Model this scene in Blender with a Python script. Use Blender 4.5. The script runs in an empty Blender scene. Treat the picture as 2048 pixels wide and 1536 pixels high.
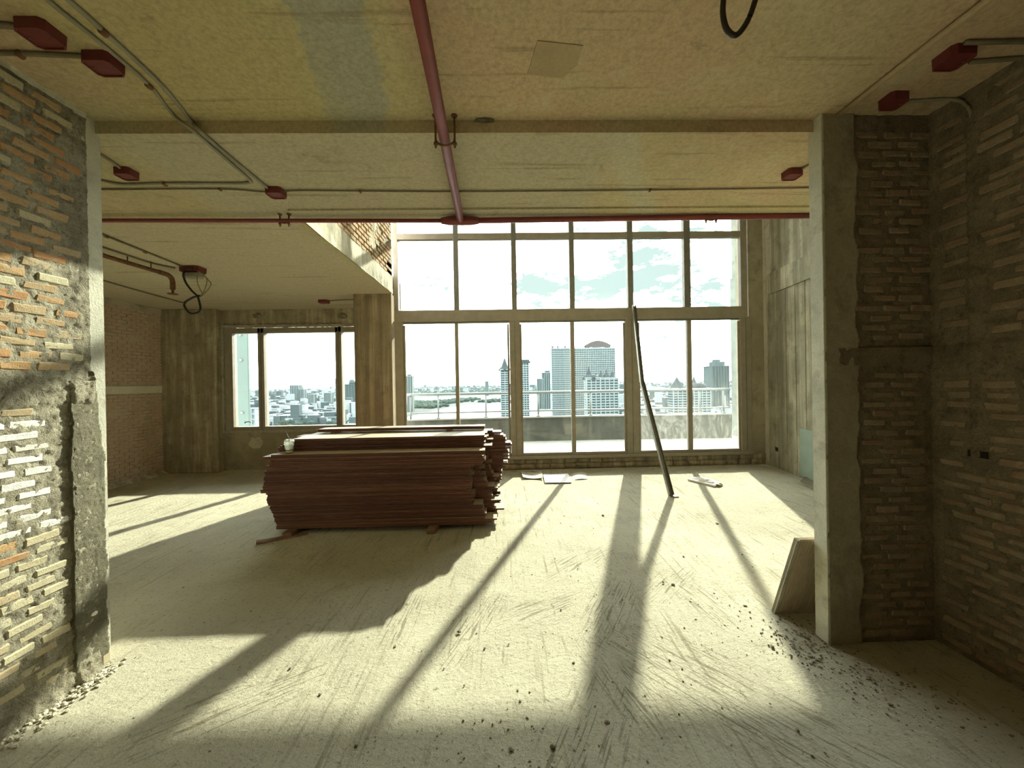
import bpy, bmesh, math, random
from mathutils import Vector, Matrix, noise
R = math.radians
random.seed(7)
SC = bpy.context.scene
COL = SC.collection

# ------------------------------------------------------------------ camera
F_PX, CAM_H = 770.0, 1.5
YAW, PIT, ROLL = R(1.34), R(-0.19), R(1.0)
_f = Vector((math.sin(YAW)*math.cos(PIT), math.cos(YAW)*math.cos(PIT), math.sin(PIT)))
_r0 = Vector((math.cos(YAW), -math.sin(YAW), 0)); _u0 = _r0.cross(_f)
_r = _r0*math.cos(ROLL) - _u0*math.sin(ROLL); _u = _u0*math.cos(ROLL) + _r0*math.sin(ROLL)
C0 = Vector((0, 0, CAM_H))
cd = bpy.data.cameras.new('camera'); cam = bpy.data.objects.new('camera', cd); COL.objects.link(cam)
cd.sensor_width = 36; cd.lens = F_PX/2048*36; cd.clip_start = .05; cd.clip_end = 20000
m = Matrix((_r, _u, -_f)).transposed().to_4x4(); m.translation = C0
cam.matrix_world = m
SC.camera = cam
def ray(x, y): return _f + _r*((x-1024)/F_PX) + _u*((768-y)/F_PX)
def onX(x, y, v): d = ray(x, y); return C0 + d*(v/d.x)
def onY(x, y, v): d = ray(x, y); return C0 + d*(v/d.y)
def onZ(x, y, v): d = ray(x, y); return C0 + d*((v-CAM_H)/d.z)

# ------------------------------------------------------------------ light
SUN_AZ, SUN_EL = R(20.05), R(25.8)
SUN_DIR = Vector((math.sin(SUN_AZ)*math.cos(SUN_EL), math.cos(SUN_AZ)*math.cos(SUN_EL), math.sin(SUN_EL)))
sd = bpy.data.lights.new('sun', 'SUN'); sd.energy = 12.6; sd.angle = R(1.0); sd.color = (1.0, .94, .78)
so = bpy.data.objects.new('sun', sd); COL.objects.link(so)
so.rotation_euler = SUN_DIR.to_track_quat('Z', 'Y').to_euler(); so.location = (5, 12, 9)
SKY = 9.5
w = bpy.data.worlds.new('sky'); SC.world = w; w.use_nodes = True
nt = w.node_tree; nt.nodes.clear()
def N(t, **k):
    n = nt.nodes.new(t)
    for a, b in k.items(): setattr(n, a, b)
    return n
tc = N('ShaderNodeTexCoord'); mp = N('ShaderNodeMapping'); mp.inputs['Scale'].default_value = (1, 1, 2.6); mp.inputs['Rotation'].default_value = (0, 0, R(27))
n1 = N('ShaderNodeTexNoise'); n1.inputs['Scale'].default_value = 7.0; n1.inputs['Detail'].default_value = 9; n1.inputs['Roughness'].default_value = .68
n2 = N('ShaderNodeTexNoise'); n2.inputs['Scale'].default_value = 1.7; n2.inputs['Detail'].default_value = 2
mul = N('ShaderNodeMath', operation='MULTIPLY')
cr = N('ShaderNodeValToRGB'); cr.color_ramp.elements[0].position = .325; cr.color_ramp.elements[1].position = .37
mix = N('ShaderNodeMix', data_type='RGBA')
mix.inputs[6].default_value = (SKY*.97, SKY, SKY*.98, 1); mix.inputs[7].default_value = (.74, .90, .88, 1)
mixh = N('ShaderNodeMath', operation='MULTIPLY'); mixh.inputs[1].default_value = 1.0
bg = N('ShaderNodeBackground'); wo = N('ShaderNodeOutputWorld')
L = nt.links.new
L(tc.outputs['Generated'], mp.inputs['Vector']); L(mp.outputs[0], n1.inputs['Vector']); L(mp.outputs[0], n2.inputs['Vector'])
L(n1.outputs[0], mul.inputs[0]); L(n2.outputs[0], mul.inputs[1]); L(mul.outputs[0], cr.inputs[0])
L(cr.outputs[0], mixh.inputs[0]); L(mixh.outputs[0], mix.inputs[0]); L(mix.outputs[2], bg.inputs['Color'])
L(bg.outputs[0], wo.inputs['Surface'])
SC.view_settings.view_transform = 'Standard'; SC.view_settings.look = 'None'
SC.view_settings.exposure = 0.22; SC.view_settings.gamma = 1.0; SC.view_settings.use_curve_mapping = False
SC.cycles.max_bounces = 8; SC.cycles.diffuse_bounces = 5; SC.cycles.use_adaptive_sampling = True; SC.cycles.adaptive_threshold = .02; SC.cycles.transparent_max_bounces = 16
SC.cycles.volume_bounces = 1; SC.cycles.use_denoising = True
SC.cycles.sample_clamp_indirect = 6.0
SC.cycles.caustics_reflective = False; SC.cycles.caustics_refractive = False

# ------------------------------------------------------------------ materials
def new_mat(name):
    m = bpy.data.materials.new(name); m.use_nodes = True
    t = m.node_tree; b = t.nodes.get('Principled BSDF')
    return m, t, b
def nd(t, ty, ins=None, **k):
    n = t.nodes.new(ty)
    for a, b in k.items(): setattr(n, a, b)
    for a, b in (ins or {}).items(): n.inputs[a].default_value = b
    return n
def ramp(t, src, stops):
    n = t.nodes.new('ShaderNodeValToRGB'); e = n.color_ramp.elements
    while len(e) < len(stops): e.new(.5)
    for i, (p, c) in enumerate(stops):
        e[i].position = p; e[i].color = (c, c, c, 1) if isinstance(c, (int, float)) else (*c, 1)
    t.links.new(src, n.inputs[0]); return n
def mixc(t, fac, a, b, mode='MIX'):
    n = t.nodes.new('ShaderNodeMix'); n.data_type = 'RGBA'; n.blend_type = mode
    for i, v in ((0, fac), (6, a), (7, b)):
        if isinstance(v, (int, float)): n.inputs[i].default_value = v
        elif isinstance(v, tuple): n.inputs[i].default_value = (*v, 1)
        else: t.links.new(v, n.inputs[i])
    return n.outputs[2]
def noise_n(t, vec, scale, detail=6, rough=.6, dist=0):
    n = nd(t, 'ShaderNodeTexNoise', {'Scale': scale, 'Detail': detail, 'Roughness': rough, 'Distortion': dist})
    if vec is not None: t.links.new(vec, n.inputs['Vector'])
    return n.outputs[0]
def coords(t, scale=(1, 1, 1)):
    c = nd(t, 'ShaderNodeTexCoord'); mp = nd(t, 'ShaderNodeMapping'); mp.inputs['Scale'].default_value = scale
    t.links.new(c.outputs['Object'], mp.inputs[0]); return mp.outputs[0]
def bump(t, b, h, strength=.5, dist=.01, prev=None):
    n = nd(t, 'ShaderNodeBump', {'Strength': strength, 'Distance': dist}); t.links.new(h, n.inputs['Height'])
    if prev is not None: t.links.new(prev, n.inputs['Normal'])
    t.links.new(n.outputs[0], b.inputs['Normal']); return n.outputs[0]
def concrete(name, ca, cb, cc=None, scale=1.2, bs=.5, streak=None, fine=60, rough=.9, spots=.25):
    m, t, b = new_mat(name); v = coords(t)
    big = noise_n(t, v, scale, 5, .6, .4); col = mixc(t, ramp(t, big, [(.38, 0), (.62, 1)]).outputs[0], ca, cb)
    if cc:
        o = noise_n(t, coords(t, (1.0, 1.0, 1.0)), scale*2.7, 7, .7, .3)
        col = mixc(t, ramp(t, o, [(.52, 0), (.66, .8)]).outputs[0], col, cc)
    if streak:
        s = noise_n(t, coords(t, streak), 1.0, 6, .65)
        col = mixc(t, ramp(t, s, [(.42, .55), (.6, 0)]).outputs[0], col, tuple(x*.5 for x in ca))
        col = mixc(t, ramp(t, s, [(.55, 0), (.72, .45)]).outputs[0], col, tuple(min(1, x*1.4) for x in cb))
    f = noise_n(t, v, fine, 4, .7)
    col = mixc(t, spots, col, ramp(t, f, [(.3, .35), (.65, 1.0)]).outputs[0], 'MULTIPLY')
    t.links.new(col, b.inputs['Base Color']); b.inputs['Roughness'].default_value = rough
    b.inputs['Specular IOR Level'].default_value = .2
    h = mixc(t, .5, noise_n(t, v, 14, 8, .72), f)
    if streak: h = mixc(t, .5, h, s)
    bump(t, b, h, bs, .02)
    return m
def plain(name, c, rough=.6, metal=0, nz=.12, scale=20, spec=.4, bs=.08):
    m, t, b = new_mat(name); v = coords(t)
    n = noise_n(t, v, scale, 5, .6)
    t.links.new(mixc(t, nz, c, ramp(t, n, [(.3, tuple(x*.35 for x in c)), (.7, tuple(min(1, x*1.3) for x in c))]).outputs[0]), b.inputs['Base Color'])
    b.inputs['Roughness'].default_value = rough; b.inputs['Metallic'].default_value = metal
    b.inputs['Specular IOR Level'].default_value = spec
    bump(t, b, n, bs, .01); return m

M = {}
M['wall_concrete'] = concrete('wall_concrete', (.46, .42, .31), (.58, .53, .40), (.34, .30, .22), 1.5, .5)
M['board_formed'] = concrete('board_formed', (.30, .28, .19), (.50, .46, .32), (.22, .19, .12), 1.4, .6, streak=(9, 9, .5))
M['column_concrete'] = concrete('column_concrete', (.32, .25, .16), (.44, .35, .23), (.23, .18, .12), 2, .4, streak=(14, 14, .4))
M['mortar_pale'] = concrete('mortar_pale', (.48, .42, .31), (.60, .54, .40), (.36, .31, .22), 5, .6, fine=60)
M['dark_concrete'] = concrete('dark_concrete', (.36, .30, .20), (.48, .42, .29), (.24, .20, .135), 3, .6, streak=(10, 10, .8))
M['stub_concrete'] = concrete('stub_concrete', (.31, .265, .185), (.40, .35, .245), (.23, .20, .14), 2.2, .5)
M['pale_concrete'] = concrete('pale_concrete', (.52, .51, .42), (.66, .64, .52), (.40, .37, .29), 3, .4, fine=90, spots=.2)
M['edge_concrete'] = concrete('edge_concrete', (.50, .46, .34), (.70, .66, .50), (.36, .32, .22), 3, .6, streak=(6, 6, 1.0))
M['mortar'] = concrete('mortar', (.30, .27, .19), (.50, .46, .34), (.15, .13, .09), 9, 1.0, fine=130, spots=.6)
M['plaster'] = concrete('plaster', (.20, .185, .125), (.30, .28, .19), (.15, .135, .09), 7, 1.0, fine=220, spots=.6)
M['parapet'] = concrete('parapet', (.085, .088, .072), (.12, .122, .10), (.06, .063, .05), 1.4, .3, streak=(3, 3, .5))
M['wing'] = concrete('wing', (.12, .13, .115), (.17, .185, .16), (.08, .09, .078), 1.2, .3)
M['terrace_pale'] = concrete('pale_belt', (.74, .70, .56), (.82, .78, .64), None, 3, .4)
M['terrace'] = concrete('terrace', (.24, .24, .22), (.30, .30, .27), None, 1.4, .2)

def floor_mat():
    m, t, b = new_mat('floor_screed'); v = coords(t)
    big = noise_n(t, v, .9, 6, .65, .5)
    col = mixc(t, ramp(t, big, [(.35, 0), (.65, 1)]).outputs[0], (.51, .475, .355), (.65, .615, .465))
    st = noise_n(t, v, 4.5, 8, .75, .6)
    col = mixc(t, ramp(t, st, [(.56, 0), (.70, .55)]).outputs[0], col, (.33, .29, .19))
    sp = noise_n(t, v, 38, 5, .85, .2)
    col = mixc(t, ramp(t, sp, [(.34, .85), (.44, 0)]).outputs[0], col, (.17, .15, .09))
    # broom and trowel strokes in two directions, each only inside its own patches
    hs = []
    for ang, sc, off in ((.55, 34, 0), (-.62, 30, 7), (1.35, 26, 3)):
        c = nd(t, 'ShaderNodeTexCoord'); mp = nd(t, 'ShaderNodeMapping')
        mp.inputs['Rotation'].default_value = (0, 0, ang); mp.inputs['Scale'].default_value = (1, .045, 1); mp.inputs['Location'].default_value = (off, off, 0)
        t.links.new(c.outputs['Object'], mp.inputs[0])
        s = noise_n(t, mp.outputs[0], sc, 3, .6, 0)
        mk = noise_n(t, mp.outputs[0] if False else v, 1.3+off*.07, 2, .5)
        mk = ramp(t, mk, [(.50, 0), (.60, 1)]).outputs[0]
        line = ramp(t, s, [(.33, 1), (.44, 0)]).outputs[0]
        mm = nd(t, 'ShaderNodeMath', operation='MULTIPLY'); t.links.new(mk, mm.inputs[0]); t.links.new(line, mm.inputs[1])
        m2 = nd(t, 'ShaderNodeMath', operation='MULTIPLY'); t.links.new(mm.outputs[0], m2.inputs[0]); m2.inputs[1].default_value = .6
        col = mixc(t, m2.outputs[0], col, (.24, .21, .13)); hs.append(mm.outputs[0])
    PX = [(1.21, 2.81, .30, 44, 95), (.69, 2.56, .36, 60, 90), (1.03, 1.81, .62, -51, 90), (1.32, 2.59, .28, -80, 80), (-.67, 2.51, .28, 88, 80), (.22, 2.54, .30, 30, 80), (.62, 3.2, .36, 44, 70), (-.2, 2.42, .34, 71, 85), (-1.3, 1.85, .35, 35, 70), (.55, 1.9, .3, 105, 90), (0.3, 1.55, .4, 60, 80)]
    nn = noise_n(t, v, 9, 3, .7)
    for cx, cy_, rad, ang, fr in PX:
        c = nd(t, 'ShaderNodeTexCoord'); mp = nd(t, 'ShaderNodeMapping', vector_type='TEXTURE')
        mp.inputs['Location'].default_value = (cx, cy_, 0); mp.inputs['Rotation'].default_value = (0, 0, R(ang))
        t.links.new(c.outputs['Object'], mp.inputs[0])
        m2 = nd(t, 'ShaderNodeMapping'); m2.inputs['Scale'].default_value = (.05, 1, 1); t.links.new(mp.outputs[0], m2.inputs[0])
        s = noise_n(t, m2.outputs[0], fr, 1, .5, .1)
        m3 = nd(t, 'ShaderNodeMapping'); m3.inputs['Scale'].default_value = (1/(rad*1.3), 1/(rad*.5), 0); t.links.new(mp.outputs[0], m3.inputs[0])
        ln = nd(t, 'ShaderNodeVectorMath', operation='LENGTH'); t.links.new(m3.outputs[0], ln.inputs[0])
        ad = nd(t, 'ShaderNodeMath', operation='MULTIPLY_ADD'); t.links.new(nn, ad.inputs[0]); ad.inputs[1].default_value = 1.3; t.links.new(ln.outputs['Value'], ad.inputs[2])
        mk = ramp(t, ad.outputs[0], [(0, 1), (.95, .9), (1.0, 0)]); mr = nd(t, 'ShaderNodeMapRange', {'From Min': 1.75, 'From Max': 1.2}); t.links.new(ad.outputs[0], mr.inputs[0])
        k = nd(t, 'ShaderNodeMath', operation='MULTIPLY'); t.links.new(mr.outputs[0], k.inputs[0]); t.links.new(ramp(t, s, [(.38, .62), (.45, 0)]).outputs[0], k.inputs[1])
        col = mixc(t, k.outputs[0], col, (.17, .15, .09)); hs.append(k.outputs[0])
    t.links.new(col, b.inputs['Base Color']); b.inputs['Roughness'].default_value = .92; b.inputs['Specular IOR Level'].default_value = .15
    pr = bump(t, b, noise_n(t, v, 45, 6, .82, .3), .9, .014)
    pr = bump(t, b, noise_n(t, v, 9, 5, .75), .55, .02, pr)
    pr = bump(t, b, hs[0], -.5, .005, pr); pr = bump(t, b, hs[1], -.5, .005, pr)
    return m
M['floor'] = floor_mat()

def ceiling_mat():
    m, t, b = new_mat('ceiling_concrete'); v = coords(t)
    big = noise_n(t, v, .8, 6, .6, .5)
    col = mixc(t, ramp(t, big, [(.40, 0), (.60, 1)]).outputs[0], (.57, .42, .265), (.51, .44, .255))
    g = noise_n(t, v, 2.3, 7, .68, .6)
    col = mixc(t, ramp(t, g, [(.55, 0), (.68, .5)]).outputs[0], col, (.64, .56, .36))
    # grey-green screed band crossing the slab left of the red pipe, and bands beyond the step
    c = nd(t, 'ShaderNodeTexCoord'); s = nd(t, 'ShaderNodeSeparateXYZ'); t.links.new(c.outputs['Object'], s.inputs[0])
    def band(x0, x1, y0, y1, slope, colr, strength, soft=.10):
        nonlocal col
        nz = noise_n(t, v, 3.0, 6, .65)
        a = nd(t, 'ShaderNodeMath', operation='MULTIPLY_ADD'); t.links.new(s.outputs[1], a.inputs[0]); a.inputs[1].default_value = -slope; t.links.new(s.outputs[0], a.inputs[2])
        d = nd(t, 'ShaderNodeMath', operation='MULTIPLY_ADD'); t.links.new(nz, d.inputs[0]); d.inputs[1].default_value = .22; t.links.new(a.outputs[0], d.inputs[2])
        def rng(src, lo, hi, sf):
            p = nd(t, 'ShaderNodeMapRange', {'From Min': lo-sf/2, 'From Max': lo+sf/2}); t.links.new(src, p.inputs[0])
            q = nd(t, 'ShaderNodeMapRange', {'From Min': hi-sf/2, 'From Max': hi+sf/2, 'To Min': 1, 'To Max': 0}); t.links.new(src, q.inputs[0])
            k = nd(t, 'ShaderNodeMath', operation='MULTIPLY'); t.links.new(p.outputs[0], k.inputs[0]); t.links.new(q.outputs[0], k.inputs[1]); return k.outputs[0]
        k1 = rng(d.outputs[0], x0+.11, x1+.11, soft); k2 = rng(s.outputs[1], y0, y1, .02)
        k = nd(t, 'ShaderNodeMath', operation='MULTIPLY'); t.links.new(k1, k.inputs[0]); t.links.new(k2, k.inputs[1])
        k3 = nd(t, 'ShaderNodeMath', operation='MULTIPLY'); t.links.new(k.outputs[0], k3.inputs[0]); k3.inputs[1].default_value = strength
        col = mixc(t, k3.outputs[0], col, colr)
    band(-1.0, -.39, 0, 2.16, 0, (.49, .43, .235), .7, .04)
    band(-.55, -.26, 0, 2.16, -.17, (.40, .38, .29), .95, .03)
    band(-1.9, -.9, 0.5, 2.16, 0, (.48, .42, .19), .6, .3)
    band(-2.2, .75, 2.165, 3.3, 0, (.49, .44, .315), .85, .25)
    band(-.5, -.3, 2.165, 3.3, .5, (.53, .49, .36), .7, .08)
    band(-8, -1.72, 3.27, 8, 0, (.56, .49, .345), .85, .1)
    sp = noise_n(t, v, 2.2, 9, .8, 1.0)
    col = mixc(t, ramp(t, sp, [(.30, .6), (.40, 0)]).outputs[0], col, (.26, .21, .12))
    # pour joints
    jl = noise_n(t, coords(t, (.6, 12, 1)), 1.6, 5, .6)
    col = mixc(t, ramp(t, jl, [(.33, .45), (.40, 0)]).outputs[0], col, (.24, .19, .10))
    f = noise_n(t, v, 45, 7, .8)
    col = mixc(t, .55, col, ramp(t, f, [(.28, .3), (.6, 1)]).outputs[0], 'MULTIPLY')
    t.links.new(col, b.inputs['Base Color']); b.inputs['Roughness'].default_value = .9; b.inputs['Specular IOR Level'].default_value = .15
    bump(t, b, mixc(t, .5, f, noise_n(t, v, 9, 7, .7)), .4, .012)
    return m
M['ceiling'] = ceiling_mat()

def brick_mat(name, c1, c2, c3, pale=0.25, joint=None):
    m, t, b = new_mat(name); v = coords(t)
    oi = nd(t, 'ShaderNodeObjectInfo')
    ad = nd(t, 'ShaderNodeVectorMath', operation='ADD'); t.links.new(v, ad.inputs[0])
    cx = nd(t, 'ShaderNodeVectorMath', operation='SCALE'); cx.inputs[0].default_value = (31, 17, 53); t.links.new(oi.outputs['Random'], cx.inputs['Scale'])
    t.links.new(cx.outputs[0], ad.inputs[1]); v = ad.outputs[0]
    col = ramp(t, oi.outputs['Random'], [(0, c1), (.5, c2), (1, c3)]).outputs[0]
    if joint: col = ramp(t, noise_n(t, v, joint, 3, .6), [(.3, c1), (.5, c2), (.7, c3)]).outputs[0]
    n = noise_n(t, v, 22, 7, .7, .4)
    col = mixc(t, ramp(t, n, [(.50, 0), (.64, pale*2)]).outputs[0], col, (.46, .42, .31))
    f = noise_n(t, v, 160, 4, .7)
    col = mixc(t, .4, col, ramp(t, f, [(.3, .3), (.6, 1)]).outputs[0], 'MULTIPLY')
    t.links.new(col, b.inputs['Base Color']); b.inputs['Roughness'].default_value = .95; b.inputs['Specular IOR Level'].default_value = .1
    bump(t, b, mixc(t, .5, n, f), .8, .006); return m
M['brick'] = brick_mat('brick', (.46, .25, .12), (.50, .33, .17), (.48, .38, .24))
M['brick_cream'] = brick_mat('brick_cream', (.52, .45, .29), (.60, .55, .38), (.50, .40, .25), .3)
M['brick_white'] = brick_mat('brick_white', (.80, .80, .76), (.84, .84, .80), (.66, .64, .55), .1)  # whitened brick: flare brightness put into its base colour
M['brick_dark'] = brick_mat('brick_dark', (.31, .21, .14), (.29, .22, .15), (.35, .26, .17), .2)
M['brick_far'] = brick_mat('brick_far', (.62, .43, .30), (.68, .50, .36), (.72, .57, .42), .15, 6)
M['brick_upper'] = brick_mat('brick_upper', (.50, .32, .19), (.56, .40, .25), (.46, .38, .25), .2, 8)

def wood_mat():
    m, t, b = new_mat('reddish_plank'); v0 = coords(t, (1.2, 18, 18))
    oi = nd(t, 'ShaderNodeObjectInfo')
    ad = nd(t, 'ShaderNodeVectorMath', operation='ADD'); t.links.new(v0, ad.inputs[0])
    cx = nd(t, 'ShaderNodeVectorMath', operation='SCALE'); cx.inputs[0].default_value = (31, 17, 53); t.links.new(oi.outputs['Random'], cx.inputs['Scale'])
    t.links.new(cx.outputs[0], ad.inputs[1])
    n = noise_n(t, ad.outputs[0], 2.0, 6, .65, .4)
    base = ramp(t, oi.outputs['Random'], [(0, (.085, .027, .017)), (.5, (.125, .042, .023)), (1, (.18, .075, .038))]).outputs[0]
    col = mixc(t, ramp(t, n, [(.35, .6), (.6, 0)]).outputs[0], base, (.045, .014, .010))
    # dusty top faces
    g = nd(t, 'ShaderNodeNewGeometry'); s = nd(t, 'ShaderNodeSeparateXYZ'); t.links.new(g.outputs['Normal'], s.inputs[0])
    col = mixc(t, ramp(t, s.outputs[2], [(.6, 0), (.9, .85)]).outputs[0], col, (.55, .47, .33))
    t.links.new(col, b.inputs['Base Color']); b.inputs['Roughness'].default_value = .6; b.inputs['Specular IOR Level'].default_value = .3
    bump(t, b, n, .25, .003); return m
M['plank'] = wood_mat()
M['alu'] = plain('champagne_aluminium', (.29, .25, .185), .55, 0, .25, 8, .4)
M['alu_dark'] = plain('grey_aluminium', (.19, .18, .145), .5, .2, .3, 10, .4)
M['red'] = plain('red_oxide_pipe', (.20, .036, .032), .5, 0, .3, 14, .5)
M['redbox'] = plain('red_box', (.14, .026, .022), .55, 0, .2, 30, .4)
M['rust'] = plain('rusty_steel', (.20, .10, .05), .8, .1, .6, 30, .3)
M['conduit'] = plain('grey_conduit', (.28, .255, .18), .6, 0, .3, 12, .3)
M['conduit_dark'] = plain('dusty_conduit', (.20, .165, .10), .7, 0, .4, 12, .3)
M['cable'] = plain('black_cable', (.025, .018, .012), .5)
M['wire'] = plain('thin_wire', (.22, .18, .10), .6)
M['stud'] = plain('steel_stud', (.26, .25, .20), .5, .4, .4, 16, .4)
M['paper'] = plain('dusty_card', (.62, .59, .47), .9, 0, .2, 12)
M['white_plastic'] = plain('white_plastic', (.85, .84, .78), .5, 0, .05)
M['greenboard'] = plain('green_board', (.27, .33, .26), .8, 0, .2, 5)
M['panel'] = plain('cream_panel', (.50, .42, .29), .7, 0, .2, 20)
M['foam'] = plain('mounting_foam', (.42, .39, .30), .9, 0, .6, 60, .2, .5)
M['crumb'] = concrete('crumb', (.20, .17, .12), (.35, .31, .22), None, 20, .6)
M['crumb_pale'] = concrete('crumb_pale', (.55, .51, .38), (.68, .64, .5), None, 20, .6)
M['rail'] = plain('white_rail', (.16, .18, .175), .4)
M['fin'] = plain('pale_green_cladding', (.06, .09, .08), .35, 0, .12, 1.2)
M['wood_raw'] = plain('raw_timber', (.22, .13, .08), .85, 0, .4, 15)
M['hole'] = plain('dark_hole', (.02, .018, .012), 1)

def glass_mat(name, dirt, streaky=False):
    m, t, b = new_mat(name); t.nodes.remove(b)
    out = t.nodes['Material Output']; v = coords(t)
    tr = nd(t, 'ShaderNodeBsdfTransparent', {'Color': (.93, .97, .95, 1)})
    gl = nd(t, 'ShaderNodeBsdfGlossy', {'Roughness': .02})
    fr = nd(t, 'ShaderNodeFresnel', {'IOR': 1.45})
    mx = nd(t, 'ShaderNodeMixShader'); t.links.new(fr.outputs[0], mx.inputs[0]); t.links.new(tr.outputs[0], mx.inputs[1]); t.links.new(gl.outputs[0], mx.inputs[2])
    df = nd(t, 'ShaderNodeBsdfTranslucent', {'Color': (.55, .55, .48, 1)})
    n = noise_n(t, coords(t, (2.2, 1, 1.1)), 3.0, 8, .75, 1.6)
    s = nd(t, 'ShaderNodeSeparateXYZ'); t.links.new(v, s.inputs[0])
    lo = nd(t, 'ShaderNodeMapRange', {'From Min': 1.6, 'From Max': .25, 'To Min': .15, 'To Max': 1}); t.links.new(s.outputs[2], lo.inputs[0])
    k = nd(t, 'ShaderNodeMath', operation='MULTIPLY'); t.links.new(ramp(t, n, [(.45, .25), (.72, 1)]).outputs[0], k.inputs[0]); t.links.new(lo.outputs[0], k.inputs[1])
    k2 = nd(t, 'ShaderNodeMath', operation='MULTIPLY'); t.links.new(k.outputs[0], k2.inputs[0]); k2.inputs[1].default_value = dirt
    m2 = nd(t, 'ShaderNodeMixShader'); t.links.new(k2.outputs[0], m2.inputs[0]); t.links.new(mx.outputs[0], m2.inputs[1]); t.links.new(df.outputs[0], m2.inputs[2])
    t.links.new(m2.outputs[0], out.inputs['Surface']); return m
M['glass'] = glass_mat('window_glass', .012)
M['glass_dusty'] = glass_mat('dusty_glass', .17)

# ------------------------------------------------------------------ helpers
def link(name, me, mat=None, parent=None, loc=None):
    o = bpy.data.objects.new(name, me); COL.objects.link(o)
    if mat is not None and not me.materials: me.materials.append(mat)
    if parent is not None: o.parent = parent
    if loc is not None: o.location = loc
    return o
def tag(o, label=None, cat=None, group=None, kind=None):
    if label: o['label'] = label
    if cat: o['category'] = cat
    if group: o['group'] = group
    if kind: o['kind'] = kind
    return o
def empty(name, loc=(0, 0, 0), **k):
    o = bpy.data.objects.new(name, None); COL.objects.link(o); o.location = loc; o.empty_display_size = .1
    return tag(o, **k)
def finish(bm, name, mat, parent=None, bevel=0, smooth=False, seg=1, off=(0, 0, 0)):
    if bevel: bmesh.ops.bevel(bm, geom=bm.edges[:], offset=bevel, segments=seg, affect='EDGES', clamp_overlap=True)
    if off != (0, 0, 0): bmesh.ops.translate(bm, verts=bm.verts[:], vec=Vector(off))
    me = bpy.data.meshes.new(name); bm.to_mesh(me); bm.free()
    if smooth: me.polygons.foreach_set('use_smooth', [True]*len(me.polygons))
    return link(name, me, mat, parent)
def add_box(bm, a, b):
    x0, y0, z0 = a; x1, y1, z1 = b
    v = [bm.verts.new(p) for p in ((x0, y0, z0), (x1, y0, z0), (x1, y1, z0), (x0, y1, z0), (x0, y0, z1), (x1, y0, z1), (x1, y1, z1), (x0, y1, z1))]
    for q in ((3, 2, 1, 0), (4, 5, 6, 7), (0, 1, 5, 4), (1, 2, 6, 5), (2, 3, 7, 6), (3, 0, 4, 7)): bm.faces.new([v[i] for i in q])
    return v
def box(name, a, b, mat, parent=None, bevel=0, kind=None):
    bm = bmesh.new(); add_box(bm, tuple(min(p, q) for p, q in zip(a, b)), tuple(max(p, q) for p, q in zip(a, b)))
    o = finish(bm, name, mat, parent, bevel)
    if kind: o['kind'] = kind
    return o
def add_tube(bm, pts, r, n=8, closed=False):
    pts = [Vector(p) for p in pts]; rings = []
    for i, p in enumerate(pts):
        if i == 0: d = pts[1]-p
        elif i == len(pts)-1: d = p-pts[i-1]
        else: d = (pts[i+1]-p).normalized()+(p-pts[i-1]).normalized()
        d.normalize(); a = Vector((0, 0, 1)) if abs(d.z) < .9 else Vector((1, 0, 0))
        u = d.cross(a).normalized(); v = d.cross(u)
        rr = r[i] if isinstance(r, (list, tuple)) else r
        rings.append([bm.verts.new(p+(u*math.cos(2*math.pi*k/n)+v*math.sin(2*math.pi*k/n))*rr) for k in range(n)])
    for i in range(len(rings)-1):
        for k in range(n): bm.faces.new((rings[i][k], rings[i][(k+1) % n], rings[i+1][(k+1) % n], rings[i+1][k]))
    bm.faces.new(rings[0]); bm.faces.new(rings[-1][::-1])
def tube(name, pts, r, mat, parent=None, n=8):
    bm = bmesh.new(); add_tube(bm, pts, r, n)
    bmesh.ops.recalc_face_normals(bm, faces=bm.faces[:])
    return finish(bm, name, mat, parent, smooth=True)
def smooth_path(pts, k=6):
    pts = [Vector(p) for p in pts]; out = []
    for i in range(len(pts)-1):
        p0 = pts[max(i-1, 0)]; p1 = pts[i]; p2 = pts[i+1]; p3 = pts[min(i+2, len(pts)-1)]
        for j in range(k):
            t = j/k
            out.append(.5*((2*p1)+(p2-p0)*t+(2*p0-5*p1+4*p2-p3)*t*t+(3*p1-p0-3*p2+p3)*t**3))
    return out+[pts[-1]]
def lathe(name, prof, mat, parent=None, n=20, loc=(0, 0, 0)):
    bm = bmesh.new(); rings = []
    for r, z in prof: rings.append([bm.verts.new((loc[0]+r*math.cos(2*math.pi*k/n), loc[1]+r*math.sin(2*math.pi*k/n), loc[2]+z)) for k in range(n)])
    for i in range(len(rings)-1):
        for k in range(n): bm.faces.new((rings[i][k], rings[i][(k+1) % n], rings[i+1][(k+1) % n], rings[i+1][k]))
    return finish(bm, name, mat, parent, smooth=True)
def surf(name, O, U, V, Nn, ul, vl, step, disp, mat, parent=None, kind=None):
    """a gridded wall skin: origin O, in-plane unit vectors U V, outward N, displaced by disp(u, v)"""
    O, U, V, Nn = map(Vector, (O, U, V, Nn)); nu = max(1, int(ul/step)); nv = max(1, int(vl/step))
    vs = []; fs = []
    for j in range(nv+1):
        for i in range(nu+1):
            u = ul*i/nu; v = vl*j/nv; vs.append(O+U*u+V*v+Nn*disp(u, v))
    for j in range(nv):
        for i in range(nu):
            a = j*(nu+1)+i; fs.append((a, a+1, a+nu+2, a+nu+1))
    if U.cross(V).dot(Nn) < 0: fs = [f[::-1] for f in fs]
    me = bpy.data.meshes.new(name); me.from_pydata(vs, [], fs); me.update()
    me.polygons.foreach_set('use_smooth', [True]*len(me.polygons))
    o = link(name, me, mat, parent)
    if kind: o['kind'] = kind
    return o
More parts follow.
